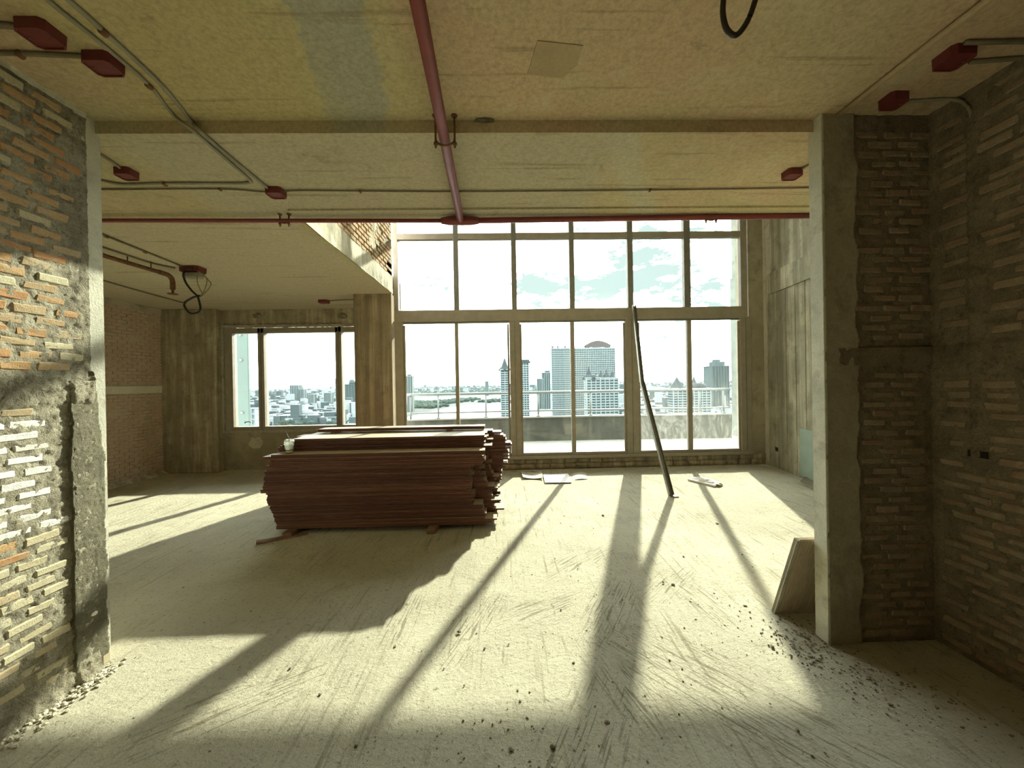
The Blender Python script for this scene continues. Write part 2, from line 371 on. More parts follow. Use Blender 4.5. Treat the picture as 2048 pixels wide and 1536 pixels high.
def nz(x, y, z, s, o=3): return noise.fractal(Vector((x*s, y*s, z*s)), 1.0, 2.0, o)

# ------------------------------------------------------------------ room shell
ZL, ZU, ZV = 2.90, 2.97, 5.8          # lower slab soffit, recess by the camera, top of the double-height void
XL, XR = -2.20, 2.43                  # side walls by the camera
S = 'structure'
floor = surf('floor', (-7, -4.5, 0), (1, 0, 0), (0, 1, 0), (0, 0, 1), 13, 11.75, .06,
             lambda u, v: .006*nz(u, v, 0, 1.4)+.003*nz(u, v, 3, 6), M['floor'], kind=S)
box('floor_slab', (-7, -4.5, -.3), (6, 7.3, -.03), M['floor'], floor)
ceiling = box('ceiling', (-2.6, -4.5, ZU), (3.0, 2.16, 3.4), M['ceiling'], kind=S)
box('slab', (-7, 2.16, ZL), (5.2, 3.27, 3.4), M['ceiling'], ceiling)
box('slab', (-7, 3.27, ZL), (-1.68, 5.97, 3.4), M['ceiling'], ceiling)
box('slab', (-7, 5.97, ZL), (-1.9, 7.4, 3.4), M['ceiling'], ceiling)
box('slab', (-2.6, -4.6, 3.4), (5.2, 3.27, 3.5), M['wall_concrete'], ceiling)
box('slab', (-2.3, 3.0, ZV), (5.2, 7.1, 6.0), M['ceiling'], ceiling)
# edge trim cast on the void side of the slab
trim = box('trim_1', (-1.67, 3.08, 2.885), (4.4, 3.272, 2.9), M['ceiling'], kind=S)
# square trowelled patch on the ceiling
pq = [onZ(x, y, ZU-.004) for x, y in ((1075, 82), (1166, 92), (1155, 130), (1124, 157), (1055, 149), (1062, 125))]
bm = bmesh.new(); vs = [bm.verts.new(p) for p in pq]; f = bm.faces.new(vs)
r_ = bmesh.ops.extrude_face_region(bm, geom=[f]); bmesh.ops.translate(bm, verts=[v for v in r_['geom'] if isinstance(v, bmesh.types.BMVert)], vec=(0, 0, .01))
bmesh.ops.recalc_face_normals(bm, faces=bm.faces[:])
M['mortar_chip'] = concrete('mortar_chip', (.10, .085, .055), (.20, .17, .11), None, 20, .6)
M['patch'] = concrete('ceiling_patch', (.40, .30, .175), (.45, .345, .205), None, 5, .3)
finish(bm, 'plaster_patch', M['patch'], ceiling)['label'] = 'darker square plaster patch'

for k, (x, y, sx, sy) in enumerate(((1176, 250, .055, .02), (968, 241, .05, .015), (1240, 247, .05, .012), (1370, 246, .03, .01), (700, 252, .04, .012))):
    p = onZ(x, y, ZU-.004); bm = bmesh.new(); bmesh.ops.create_icosphere(bm, subdivisions=2, radius=1)
    for v in bm.verts: v.co = Vector((v.co.x*sx, v.co.y*sy*1.4, v.co.z*.012))*(1+.6*nz(*v.co, 3)); v.co += p
    finish(bm, 'mortar_lump', M['mortar_chip'], ceiling)
# ---- bricks
def brick_meshes(n, l, h, d, mat, tag_):
    out = []
    for i in range(n):
        bm = bmesh.new(); vs = add_box(bm, (-l/2, -d/2, -h/2), (l/2, d/2, h/2))
        for v in vs: v.co += Vector((random.uniform(-.007, .007), random.uniform(-.003, .003), random.uniform(-.004, .004)))
        bmesh.ops.bevel(bm, geom=bm.edges[:], offset=.006, segments=1, affect='EDGES')
        me = bpy.data.meshes.new('brick_'+tag_); bm.to_mesh(me); bm.free(); me.materials.append(mat); out.append(me)
    return out
def lay_bricks(parent, O, U, Nn, ulen, z0, z1, meshes, pitch=.054, sp=.158, skip=None, pick=None, depth=.02, proud=.0, jit=.004, name='brick'):
    O, U, Nn = map(Vector, (O, U, Nn)); row = 0; z = z0
    rot = Matrix((U, Nn, Vector((0, 0, 1)))).transposed().to_4x4()
    while z < z1:
        u = (row % 2)*sp*.5+random.uniform(-.02, .02)+sp*.5
        while u < ulen-sp*.3:
            if not (skip and skip(u, z)):
                me = random.choice(pick(u, z) if pick else meshes)
                o = bpy.data.objects.new(name, me); COL.objects.link(o); o.parent = parent
                mw = rot @ Matrix.Rotation(random.uniform(-.02, .02), 4, 'Y') @ Matrix.Diagonal((random.uniform(.85, 1.08), 1, random.uniform(.85, 1.1), 1))
                mw.translation = O+U*u+Vector((0, 0, z+random.uniform(-jit, jit)))+Nn*(proud-depth/2+random.uniform(-.0025, .0015))
                o.matrix_world = mw
            u += sp*random.uniform(.93, 1.07)
        z += pitch; row += 1
BL, BH, BD = .134, .039, .03
b_or = brick_meshes(5, BL, BH, BD, M['brick'], 'orange')
b_glare = brick_meshes(4, BL, BH*.9, BD, M['brick_white'], 'white')
b_cr = brick_meshes(4, BL, BH, BD, M['brick_cream'], 'cream')
b_dk = brick_meshes(5, BL, BH, BD, M['brick_dark'], 'dark')

# ---- left wall by the camera (sunlit bricks)
def edge_l(v):   # where brickwork stops and the smear of plaster / jamb begins (distance along Y)
    if v > 1.55: return 2.095+.012*nz(v, 1, 0, 9)
    return 1.995+.02*nz(v, 2, 0, 5)
Y0 = 1.0
def disp_left(u, v):
    y = Y0+u; d = .000+.0055*nz(0, y, v, 26, 4)+.003*nz(0, y, v, 90, 2)
    if 1.42 < v < 1.6: d += .010*min(1, (v-1.42)/.03, (1.6-v)/.03)
    if v < 1.6 and y > edge_l(v):
        k = min(1, (y-edge_l(v))/.015); d += k*(.012+.003*nz(y, v, 7, 60, 3))
    if v < .12: d += (.12-v)*.25*(1+.5*nz(y, v, 0, 12))
    if y > 2.145+.012*nz(0, v, 5, 8): d -= .02
    return d
wl = box('wall_left', (XL-.14, -4.5, 0), (XL-.02, 2.16, ZU), M['mortar'], kind=S)
surf('mortar_face', (XL, Y0, 0), (0, 1, 0), (0, 0, 1), (1, 0, 0), 1.11, ZU, .0075, disp_left, M['mortar'], wl)
surf('rough_plaster', (XL+.004, 1.96, .06), (0, 1, 0), (0, 0, 1), (1, 0, 0), .215, 1.50, .006,
     lambda u, v: (.010+.003*nz(u, v, 7, 70, 3)) if (1.96+u > edge_l(v+.06) and 1.96+u < 2.16-.04*max(0, (v-1.05)/.45)+.012*nz(0, v, 5, 9)) else -.03, M['plaster'], wl)
box('wall_skin', (XL-.02, -4.5, 0), (XL-.001, Y0, ZU), M['mortar'], wl)
box('concrete_jamb', (XL-.14, 2.05, 0), (XL-.004, 2.19, ZU), M['pale_concrete'], wl, .003)['label'] = 'pale concrete jamb at the wall end'
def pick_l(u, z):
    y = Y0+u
    if .86 < z < 1.36: return b_glare  # blown-out glare band, painted as white bricks
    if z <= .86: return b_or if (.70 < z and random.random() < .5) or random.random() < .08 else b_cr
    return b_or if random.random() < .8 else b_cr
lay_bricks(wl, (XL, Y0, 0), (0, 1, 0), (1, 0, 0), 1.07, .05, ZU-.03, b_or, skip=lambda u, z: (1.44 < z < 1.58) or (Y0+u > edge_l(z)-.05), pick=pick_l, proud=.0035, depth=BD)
# chips of mortar along the ceiling edge
surf('mortar_edge', (XL+.001, .9, ZU-.03), (0, 1, 0), (0, 0, 1), (1, 0, 0), 1.2, .03, .008, lambda u, v: .010+.01*nz(u, v, 1, 20, 3), M['pale_concrete'], wl)
# ---- right wall by the camera and its stub
wr = box('wall_right', (XR+.02, -4.5, 0), (XR+.14, 2.3, ZU), M['mortar'], kind=S)
def chase(y): return 1.945 < y < 2.0
def disp_r(u, v):
    y = Y0+u; d = -.001+.0045*nz(3, y, v, 26, 4)+.002*nz(0, y, v, 80, 2)
    if 1.52 < v < 1.66: d += .008
    if 1.0+.02*nz(v, 0, 0, 5) < v and 1.897+.01*nz(0, v, 1, 6) < y < 1.945+.008*nz(0, v, 9, 6) and v < 2.86: d += .010
    if y > 2.09: d += .006
    return d
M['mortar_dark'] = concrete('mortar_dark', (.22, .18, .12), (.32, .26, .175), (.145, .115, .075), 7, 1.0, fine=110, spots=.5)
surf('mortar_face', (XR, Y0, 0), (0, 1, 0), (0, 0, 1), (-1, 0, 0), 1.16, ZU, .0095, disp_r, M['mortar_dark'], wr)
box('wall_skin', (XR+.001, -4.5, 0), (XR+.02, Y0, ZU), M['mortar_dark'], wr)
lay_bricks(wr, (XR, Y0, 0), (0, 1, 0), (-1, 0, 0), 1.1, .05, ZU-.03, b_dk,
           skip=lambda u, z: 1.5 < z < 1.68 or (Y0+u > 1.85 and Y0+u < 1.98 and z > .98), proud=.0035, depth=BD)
bm = bmesh.new(); add_box(bm, (XR-.009, 1.875, 1.075), (XR+.0, 1.955, 1.108)); finish(bm, 'outlet_hole', M['hole'], wr)['label'] = 'ragged dark outlet hole'
ws = box('wall_stub', (1.80, 2.13, 0), (XR+.02, 2.20, ZL), M['stub_concrete'], kind=S)
def disp_s(u, v):
    x = 1.80+u; d = -.001+.0045*nz(x, 9, v, 22, 4)+.002*nz(x, 5, v, 80, 2)
    if x < 2.0: d = -.01
    return d
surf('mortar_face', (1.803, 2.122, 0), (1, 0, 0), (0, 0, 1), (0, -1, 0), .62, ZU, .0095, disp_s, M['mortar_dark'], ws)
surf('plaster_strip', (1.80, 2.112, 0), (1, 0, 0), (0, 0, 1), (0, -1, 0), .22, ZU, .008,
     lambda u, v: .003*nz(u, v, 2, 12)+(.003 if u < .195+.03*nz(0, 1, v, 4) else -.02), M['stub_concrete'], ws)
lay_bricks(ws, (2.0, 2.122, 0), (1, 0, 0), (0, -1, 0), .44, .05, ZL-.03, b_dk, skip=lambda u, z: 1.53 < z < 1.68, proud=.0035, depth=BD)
box('concrete_belt', (1.81, 2.109, 1.56), (XR+.01, 2.125, 1.665), M['mortar_dark'], ws, .004)
box('concrete_jamb', (1.796, 2.108, 0), (1.812, 2.20, ZU), M['pale_concrete'], ws, .003)['label'] = 'narrow pale end face of the stub wall'
# walls closing the rooms beside and behind
wback = box('wall_rear', (-2.5, -4.6, 0), (2.7, -4.5, ZU), M['wall_concrete'], kind=S)
box('wall_inner_left', (-7, 2.05, 0), (XL-.14, 2.185, ZL), M['wall_concrete'], kind=S)
box('wall_inner_right', (XR+.02, 2.13, 0), (5.2, 2.21, ZL), M['wall_concrete'], kind=S)
# ---- far left brick wall
XF = -6.02
wf = box('wall_far_left', (XF-.2, 2.1, 0), (XF-.004, 7.6, ZL), M['mortar_pale'], kind=S)
bm = bmesh.new(); rr = random.Random(3); z = .09; row = 0
while z < ZL-.04:
    y = 4.4+(row % 2)*.08
    while y < 7.05:
        if not (1.42 < z < 1.57) and rr.random() > .04 and not (y > 6.95 and z < 2.7):
            h = .017+rr.uniform(-.002, .002); add_box(bm, (XF-.02, y+rr.uniform(0, .01), z-h), (XF+.006+rr.uniform(0, .005), y+.145, z+h))
        y += .16
    z += .054; row += 1
finish(bm, 'brick_courses', M['brick_far'], wf)['kind'] = 'stuff'
box('concrete_belt', (XF-.01, 2.2, 1.43), (XF+.012, 7.1, 1.55), M['terrace_pale'], wf)['label'] = 'pale concrete belt course'
surf('mortar_edge', (XF+.002, 3.5, 2.80), (0, 1, 0), (0, 0, 1), (1, 0, 0), 3.6, .1, .03, lambda u, v: .02+.02*nz(u, v, 0, 6), M['wall_concrete'], wf)
surf('mortar_fillet', (XF, 3.5, 0), (0, 1, 0), (0, 0, 1), (1, 0, 0), 3.6, .07, .02, lambda u, v: .10-v*1.2+.02*nz(u, v, 0, 8), M['edge_concrete'], wf)
# ---- window wall of the left bay
YW2 = 7.10
ww = empty('wall_left_bay', (0, 0, 0), kind=S)
pz0 = .70; pz1 = 2.60; px0 = onY(447, 760, YW2).x; px1 = -1.95
box('wall_panel', (px0-.02, YW2, 0), (px1, YW2+.2, pz0), M['stub_concrete'], ww)
box('wall_panel', (px0-.02, YW2-.02, pz1), (px1, YW2+.2, ZL), M['dark_concrete'], ww)
box('concrete_column', (XF-.1, 6.93, 0), (px0+.0, YW2+.25, ZL), M['dark_concrete'], ww, .01)
box('wall_return', (-2.15, 6.75, 0), (-1.90, 7.3, ZV), M['wall_concrete'], ww)
c = box('trim_2', (-2.27, 5.95, 0), (-1.695, 6.12, ZL+.01), M['column_concrete'], None, .012, kind=S); c['label'] = 'board-marked brown concrete column'
for i, x in enumerate((-2.13, -1.99, -1.86)): box('form_ridge', (x, 5.944, 0), (x+.006, 5.952, ZL), M['column_concrete'], c)
# pale round plaster patch below the window
bm = bmesh.new(); pc = onY(512, 886, YW2-.003); ring = [bm.verts.new(pc+Vector(((.13+.02*math.sin(k*2.1))*math.cos(k*math.pi/6), -.003, (.105+.02*math.cos(k*3))*math.sin(k*math.pi/6)))) for k in range(12)]
f = bm.faces.new(ring); r_ = bmesh.ops.extrude_face_region(bm, geom=[f]); bmesh.ops.translate(bm, verts=[v for v in r_['geom'] if isinstance(v, bmesh.types.BMVert)], vec=(0, .006, 0)); bmesh.ops.recalc_face_normals(bm, faces=bm.faces[:])
finish(bm, 'plaster_patch', M['wall_concrete'], ww)
for (x, y) in ((515, 632), (685, 632)):
    p = onY(x, y, YW2-.02); bm = bmesh.new(); bmesh.ops.create_icosphere(bm, subdivisions=2, radius=1)
    for v in bm.verts: v.co = Vector((v.co.x*.09, v.co.y*.025, v.co.z*.06))*(1+.5*nz(*v.co, 2.5)); v.co += p
    finish(bm, 'mortar_lump', M['crumb'], ww)
# ---- void side: deep edge beam and brick wall of the floor above
vv = box('wall_void_left', (-1.9, 3.27, 2.92), (-1.68, 5.97, ZV), M['mortar'], kind=S)
surf('edge_beam_face', (-1.672, 3.27, 2.898), (0, 1, 0), (0, 0, 1), (1, 0, 0), 2.70, .26, .02,
     lambda u, v: .006+.010*nz(u, v, 0, 3)+(.006*nz(u, v, 5, 18) if v < .1 else 0), M['edge_concrete'], vv)['label'] = 'pale chipped edge beam'
bm = bmesh.new(); z = 3.17; row = 0
while z < ZV:
    y = 3.3+(row % 2)*.085
    while y < 5.8:
        if rr.random() > .06:
            h = .019; add_box(bm, (-1.70, y+rr.uniform(0, .01), z-h), (-1.664+rr.uniform(0, .006), y+.145, z+h))
        y += .17
    z += .06; row += 1
finish(bm, 'brick_courses', M['brick_upper'], vv)['kind'] = 'stuff'
surf('plaster_smear', (-1.672, 4.9, 3.3), (0, 1, 0), (0, 0, 1), (1, 0, 0), .6, .75, .02, lambda u, v: .02*(1-abs(u-.2-.3*(v-.2))*6)+.012*nz(u, v, 0, 8)-.004, M['edge_concrete'], vv)
box('wall_void_front', (-1.68, 3.15, 3.5), (5.2, 3.27, ZV), M['wall_concrete'], kind=S)
# ---- right far wall (board-formed concrete), slightly splayed
def prism(name, pts, z0, z1, mat, parent=None):
    bm = bmesh.new(); lo = [bm.verts.new((x, y, z0)) for x, y in pts]; hi = [bm.verts.new((x, y, z1)) for x, y in pts]; n = len(pts)
    bm.faces.new(lo[::-1]); bm.faces.new(hi)
    for i in range(n): bm.faces.new((lo[i], lo[(i+1) % n], hi[(i+1) % n], hi[i]))
    bmesh.ops.recalc_face_normals(bm, faces=bm.faces[:]); return finish(bm, name, mat, parent)
RW = lambda y: 4.60-(6.7-y)*.13 if y > 5.2 else 4.405
wrf = prism('wall_right_far', [(4.60, 6.7), (4.405, 5.2), (4.405, 2.2), (4.8, 2.2), (5.0, 7.1)], 0, ZV, M['board_formed']); wrf['kind'] = S
z1_, z2_ = 3.23, 2.88
def strip(name, y0, y1, z0, z1, t, mat):
    return prism_box(name, y0, y1, z0, z1, t, mat)
def prism_box(name, y0, y1, z0, z1, t, mat, parent=None):
    a, b = RW(y0), RW(y1)
    return prism(name, [(a-t, y0), (b-t, y1), (b+.01, y1), (a+.01, y0)], z0, z1, mat, parent)
pb = prism_box('plaster_panel', 5.25, 6.45, 2.92, 3.27, .028, M['board_formed'], wrf)
prism_box('upper_plaster', 3.3, 6.62, 3.27, ZV, .014, M['wall_concrete'], wrf)
for y in (5.55, 5.78, 6.02, 6.25, 6.5): prism_box('form_ridge', y, y+.008, .0, 2.96, .006, M['board_formed'], wrf)
prism_box('outlet_hole', 6.28, 6.36, .28, .345, .004, M['hole'], wrf)
prism_box('corner_strip', 6.55, 6.7, 0, ZV, .02, M['wall_concrete'], wrf)
tag(prism_box('trim_3', 5.2, 5.7, .02, .74, .014, M['greenboard']), 'grey-green board standing against the right far wall', kind=S)

# ------------------------------------------------------------------ main window
YW = 6.66; T0, T1 = 6.60, 6.70
def WX(x): return (x-1007.5)/F_PX*T0*1.0   # window-plane position of a mullion
def wx(px, py=700): return onY(px, py, T0).x
win = empty('window_1', (0, 0, 0), kind=S)
ZS, ZT0, ZT1, ZM0, ZM1, ZTOP = .20, 2.56, 2.76, 3.97, 4.07, 5.55
curb = empty('wall_curb', (0, 0, 0), kind=S)
box('curb_core', (-1.95, 6.64, 0), (4.62, 6.95, ZS), M['stub_concrete'], curb)
bm_list = []
for row in range(2):
    x = -1.9+(row*.1)
    while x < 4.4:
        l = random.uniform(.17, .26); bm = bmesh.new()
        bmesh.ops.create_cube(bm, size=1); bmesh.ops.subdivide_edges(bm, edges=bm.edges[:], cuts=1, use_grid_fill=True)
        for v in bm.verts:
            v.co = Vector((v.co.x*l, v.co.y*.06, v.co.z*.085)); v.co *= 1+.10*nz(v.co.x+x, v.co.y, v.co.z+row, 9)
            v.co += Vector((x+l/2, 6.645, .05+row*.093))
        o = finish(bm, 'curb_brick', M['dark_concrete'], curb, smooth=True); x += l+.015
XA, XB = -1.92, wx(1497, 760)
# posts below the transom / mullions above, from their centre and width in the picture
lower = [(797, 18, 'frame_post'), (913, 7, 'mullion'), (1030, 21, 'frame_post'), (1146, 8, 'mullion'), (1264, 24, 'frame_post'), (1381, 9, 'mullion'), (1492, 22, 'frame_post')]
upper = [(791, 9, 'frame_post'), (912, 10, 'mullion'), (1028, 10, 'mullion'), (1144, 10, 'mullion'), (1261, 11, 'mullion'), (1375, 13, 'mullion'), (1488, 13, 'frame_post')]
W = T0/F_PX
for px, wd, nm in lower:
    x = wx(px); box(nm, (x-wd*W/2, T0 if wd > 12 else T0+.03, ZS), (x+wd*W/2, T1, ZT0+.02), M['alu'], win, .004)
    if wd > 19: box('cover_strip', (x-.004, T0-.008, ZS+.02), (x+.004, T0+.002, ZT0), M['alu_dark'], win)
for px, wd, nm in upper:
    x = wx(px, 550); box(nm, (x-wd*W/2, T0, ZT1-.02), (x+wd*W/2, T1, ZTOP), M['alu_dark'] if nm == 'mullion' else M['alu'], win, .004)
xa, xb = wx(787), wx(1503)
box('transom', (xa, T0-.006, ZT0), (xb-.06, T1, ZT1), M['alu'], win, .004)
box('transom', (xa, T0+.02, ZT0-.025), (xb, T1-.02, ZT0), M['alu_dark'], win, .004)
box('transom', (xa, T0+.002, ZM0), (xb-.1, T1, ZM1), M['alu'], win, .004)
box('transom', (xa, T0, ZTOP), (xb-.1, T1, ZTOP+.1), M['alu'], win, .004)
box('sill', (xa, T0-.03, ZS-.015), (xb+.03, T1+.03, ZS+.04), M['alu'], win, .004)
box('door_rail', (xa, T0+.02, ZS+.04), (xb, T1-.02, ZS+.085), M['alu'], win, .003)
lx = [wx(p[0]) for p in lower]; ux = [wx(p[0], 550) for p in upper]
for i in range(6):
    g = M['glass_dusty'] if i >= 4 else M['glass']
    box('pane', (lx[i], 6.668, ZS+.06), (lx[i+1], 6.674, ZT0-.02), g, win)
    box('pane', (ux[i], 6.668, ZT1-.02), (ux[i+1], 6.674, ZM0+.02), M['glass'], win)
    box('pane', (ux[i], 6.668, ZM1-.02), (ux[i+1], 6.674, ZTOP+.02), M['glass'], win)
for i, px in enumerate((806, 1040, 1277)):   # slim stiles beside the wide posts
    x = wx(px); box('stile', (x-.0, T0+.035, ZS+.08), (x+.035, T1-.05, ZT0-.05), M['alu'], win, .003)
for px in (1019, 1252, 1482):
    x = wx(px); box('stile', (x-.035, T0+.035, ZS+.08), (x, T1-.05, ZT0-.05), M['alu'], win, .003)
# pier between window and right far wall, wall above window
box('wall_pier', (xb-.02, 6.63, 0), (4.75, 7.0, ZV), M['stub_concrete'], kind=S)
box('wall_head', (-1.95, 6.6, ZTOP+.1), (4.75, 6.9, ZV), M['wall_concrete'], kind=S)

# ------------------------------------------------------------------ left bay window
w2 = empty('window_2', (0, 0, 0), kind=S)
q = lambda px, py: onY(px, py, YW2-.02)
za, zb = pz0, pz1
xs = [q(447, 760).x, q(523, 760).x, q(678, 760).x, -1.95]
box('frame_post', (xs[0]+.03, YW2-.03, za), (xs[0]+.17, YW2+.10, zb), M['alu'], w2, .004)
for x in xs[1:3]: box('mullion', (x-.055, YW2-.03, za+.03), (x+.055, YW2+.10, zb-.03), M['alu'], w2, .004)
for x in xs[1:3]: box('cover_strip', (x-.006, YW2-.036, za+.03), (x+.006, YW2-.028, zb-.03), M['alu_dark'], w2)
box('frame_post', (-2.1, YW2-.03, za), (-1.96, YW2+.1, zb), M['alu'], w2, .004)
box('head_rail', (xs[0]+.17, YW2-.03, zb-.12), (xs[3], YW2+.1, zb-.03), M['alu'], w2, .004)
box('sill', (xs[0]+.17, YW2-.032, za+.02), (xs[3], YW2+.1, za+.085), M['alu'], w2, .004)
for a, b in ((0, 1), (1, 2), (2, 3)): box('pane', (xs[a]+.02, YW2+.03, za+.05), (xs[b], YW2+.036, zb-.08), M['glass'], w2)
box('frame_backing', (xs[0]-.03, YW2, za-.02), (xs[0]+.06, YW2+.12, zb+.02), M['stub_concrete'], w2)
fm = bmesh.new()
def foam_run(a, b, nseg):
    a, b = Vector(a), Vector(b)
    for i in range(nseg):
        p = a.lerp(b, (i+.5)/nseg); s = .018+random.uniform(-.004, .006)
        add_box(fm, (p.x-s*1.1, YW2-.045-random.uniform(0, .01), p.z-s*1.1), (p.x+s*1.1, YW2, p.z+s*1.1))
foam_run((xs[0], 0, za), (xs[0]+.01, 0, zb), 46); foam_run((xs[0], 0, zb), (xs[3], 0, zb), 72); foam_run((xs[0], 0, za), (xs[3], 0, za), 72)
finish(fm, 'mounting_foam', M['foam'], w2)['kind'] = 'stuff'
hp = q(497, 846)
tube('window_handle', [hp+Vector((-.04, -.03, 0)), hp+Vector((-.03, -.05, .02)), hp+Vector((.05, -.06, .03)), hp+Vector((.07, -.04, .01))], .008, M['alu_dark'], w2)

# ------------------------------------------------------------------ pipes and conduits
def pz(x, y, z): return onZ(x, y, z)
main = empty('sprinkler_pipe', (-.3, 2.2, 2.83), label='thick dark red sprinkler pipe running from above the camera to the void', cat='pipe')
def child(o, par):
    o.parent = par; o.matrix_parent_inverse = par.matrix_world.inverted(); return o
bpy.context.view_layer.update()
a = Vector((-.245, .2, 2.845)); b = Vector((-.325, 3.18, 2.84))
child(tube('pipe_run', [a, a.lerp(b, .5), b], .029, M['red'], None, 14), main)
child(tube('collar', [b-Vector((.16, 0, 0)), b-Vector((.09, 0, 0)), b+Vector((.02, 0, 0)), b+Vector((.11, 0, 0)), b+Vector((.15, 0, 0))], [.024, .036, .038, .034, .026], M['red'], None, 14), main)
def ubolt(c, par, r=.034, top=2.97, axis='x', L_=.07):
    c = Vector(c); d = Vector((1, 0, 0)) if axis == 'x' else Vector((0, 1, 0))
    for s in (-1, 1):
        p = c+d*s*(r+.018); o = tube('hanger_rod', [(p.x, p.y, c.z-.05), (p.x, p.y, top)], .006, M['rust'], None, 6); child(o, par)
        o = lathe('nut', [(0, -.006), (.012, -.006), (.012, .006), (0, .006)], M['rust'], None, 6, (p.x, p.y, c.z-.028)); child(o, par)
        o = lathe('anchor_plate', [(0, -.01), (.014, -.01), (.018, 0), (0, 0)], M['rust'], None, 8, (p.x, p.y, top)); child(o, par)
    pts = [c+d*(r+.018)*math.cos(t)+Vector((0, 0, -(r+.004)*math.sin(t) if 0 < t < math.pi else 0)) for t in [math.pi*k/10 for k in range(11)]]
    child(tube('clamp', pts, .006, M['rust'], None, 6), par)
ubolt((-.293, 2.12, 2.842), main)
cross = empty('sprinkler_pipe', (0, 3.18, 2.84), label='thin red pipe running crosswise under the slab edge', cat='pipe')
bpy.context.view_layer.update()
pL = onY(208, 441, 3.16); pM = b-Vector((.12, 0, 0)); pM2 = b+Vector((.12, 0, 0)); pR = onY(1640, 431, 3.2)
child(tube('pipe_run', [pL-Vector((1.6, 0, 0)), pL, pM], .016, M['red'], None, 12), cross)
child(tube('pipe_run', [pM2, onY(1300, 436, 3.19), pR], .023, M['red'], None, 12), cross)
for px in (569,): ubolt(onY(px, 441, 3.165), cross, .018, 2.9)
ubolt(onY(1422, 434, 3.19), cross, .024, 2.9)
def conduit(pts, r, mat, label, name='conduit', clips=(), z=2.955, smooth=True):
    P = [onZ(x, y, zz) for x, y, zz in pts]
    root = tag(tube(name, smooth_path(P, 5) if smooth else P, r, mat, None, 8), label, 'conduit')
    for i in clips:
        p = P[i]; o = tube('clip', [p+Vector((0, -.012, -r*.6)), p+Vector((0, .012, -r*.6))], r*1.35, M['rust'], root, 8)
    return root
zN, zF = ZU-.010, ZL-.010
conduit([(-420, -590, zN), (-180, -315, zN), (60, -40, zN), (95, 0, zN), (200, 85, zN), (298, 170, zN), (345, 228, zN), (382, 258, zN-.07), (440, 308, zF), (497, 358, zF), (494, 366, zF), (440, 367, zF), (330, 367, zF), (235, 368, zF), (150, 345, zF)], .009, M['conduit'], 'grey conduit on the left ceiling, outer of the diagonal pair, bending left', clips=(5, 12))
conduit([(-380, -560, zN), (-140, -300, zN), (95, -40, zN), (137, 0, zN), (207, 62, zN), (325, 172, zN), (383, 243, zN), (400, 262, zN-.07), (455, 310, zF), (545, 384, zF)], .010, M['conduit'], 'grey conduit on the left ceiling, inner of the diagonal pair, ending at box', clips=(4,))
conduit([(100, 379, zF), (208, 379, zF), (440, 378, zF), (535, 384, zF), (600, 381, zF), (720, 382, zF), (930, 383, zF), (1300, 380, zF), (1660, 375, zF)], .006, M['conduit_dark'], 'thin dark conduit running crosswise over the whole ceiling beyond the step', clips=(2, 5, 7))
conduit([(-85, 105, zN), (0, 106, zN), (40, 107, zN), (110, 110, zN), (180, 113, zN)], .010, M['conduit_dark'], 'short dusty conduit at the upper left between the wall and a red box', clips=(2,))
conduit([(-120, 47, zN), (0, 50, zN), (45, 56, zN)], .012, M['conduit_dark'], 'short blurred conduit leading to the dark red box in the upper left corner')
conduit([(150, 285, zF), (205, 312, zF), (250, 343, zF)], .008, M['conduit'], 'short pale conduit from the left jamb to a small red box')
conduit([(2230, 85, zN), (2048, 83, zN), (1930, 85, zN)], .010, M['conduit_dark'], 'upper of two short conduits at the upper right red box')
conduit([(2200, 116, zN), (2048, 117, zN), (1940, 124, zN)], .010, M['conduit_dark'], 'lower of two short conduits at the upper right red box')
P = [onZ(x, y, zN) for x, y in ((1815, 203), (1880, 199), (1905, 199))]+[onX(1925, 205, XR-.012), onX(1940, 222, XR-.006), onX(1944, 250, XR+.004)]
tag(tube('conduit', smooth_path(P, 5), .008, M['conduit'], None, 8), 'short conduit bending down the right wall from the lower right red box', 'conduit')
P = [onZ(x, y, zF) for x, y in ((1597, 342), (1625, 325), (1650, 310))]
tag(tube('conduit', P, .006, M['conduit_dark'], None, 8), 'short conduit from the small right red box to the stub wall', 'conduit')
P = [onZ(x, y, zN-.004) for x, y in ((2540, -560), (1975, 0), (1850, 95), (1650, 252))]
box_ = tag(tube('ceiling_batten', P, [.022, .02, .018, .016], M['patch'], None, 4), 'straight dusty batten on the right part of the ceiling running to the column', 'batten')
# left room conduits
conduit([(120, 430, zF), (213, 472, zF), (290, 503, zF), (372, 536, zF)], .010, M['conduit_dark'], 'thin conduit in the left room leading to the box with the lamp base', clips=(1, 2))
conduit([(150, 545, zF), (213, 563, zF), (290, 585, zF), (372, 607, zF)], .010, M['conduit_dark'], 'thin conduit along the top of the far left brick wall')
conduit([(130, 470, zF), (213, 497, zF), (300, 525, zF), (350, 536, zF)], .009, M['conduit_dark'], 'thin conduit just above the rusty sprinkler branch in the left room')
conduit([(652, 602, zF), (690, 600, zF), (716, 600, zF)], .007, M['conduit_dark'], 'short conduit from the small box to the brown column')
br = empty('sprinkler_branch', tuple(onZ(300, 535, 2.82)), label='rusty red sprinkler branch pipe with elbow and head in the left room', cat='pipe')
bpy.context.view_layer.update()
P = [onZ(x, y, 2.83) for x, y in ((120, 478), (213, 513), (270, 530), (325, 546))]; e = P[-1]
child(tube('pipe_run', P, .022, M['rust'], None, 10), br)
d_ = (P[-1]-P[-2]).normalized()
child(tube('elbow', smooth_path([e-d_*.04, e, e+d_*.08+Vector((0, 0, -.01)), e+d_*.12+Vector((0, 0, -.06)), e+d_*.12+Vector((0, 0, -.16))], 4), .027, M['rust'], None, 10), br)
ph = e+d_*.12+Vector((0, 0, -.16))
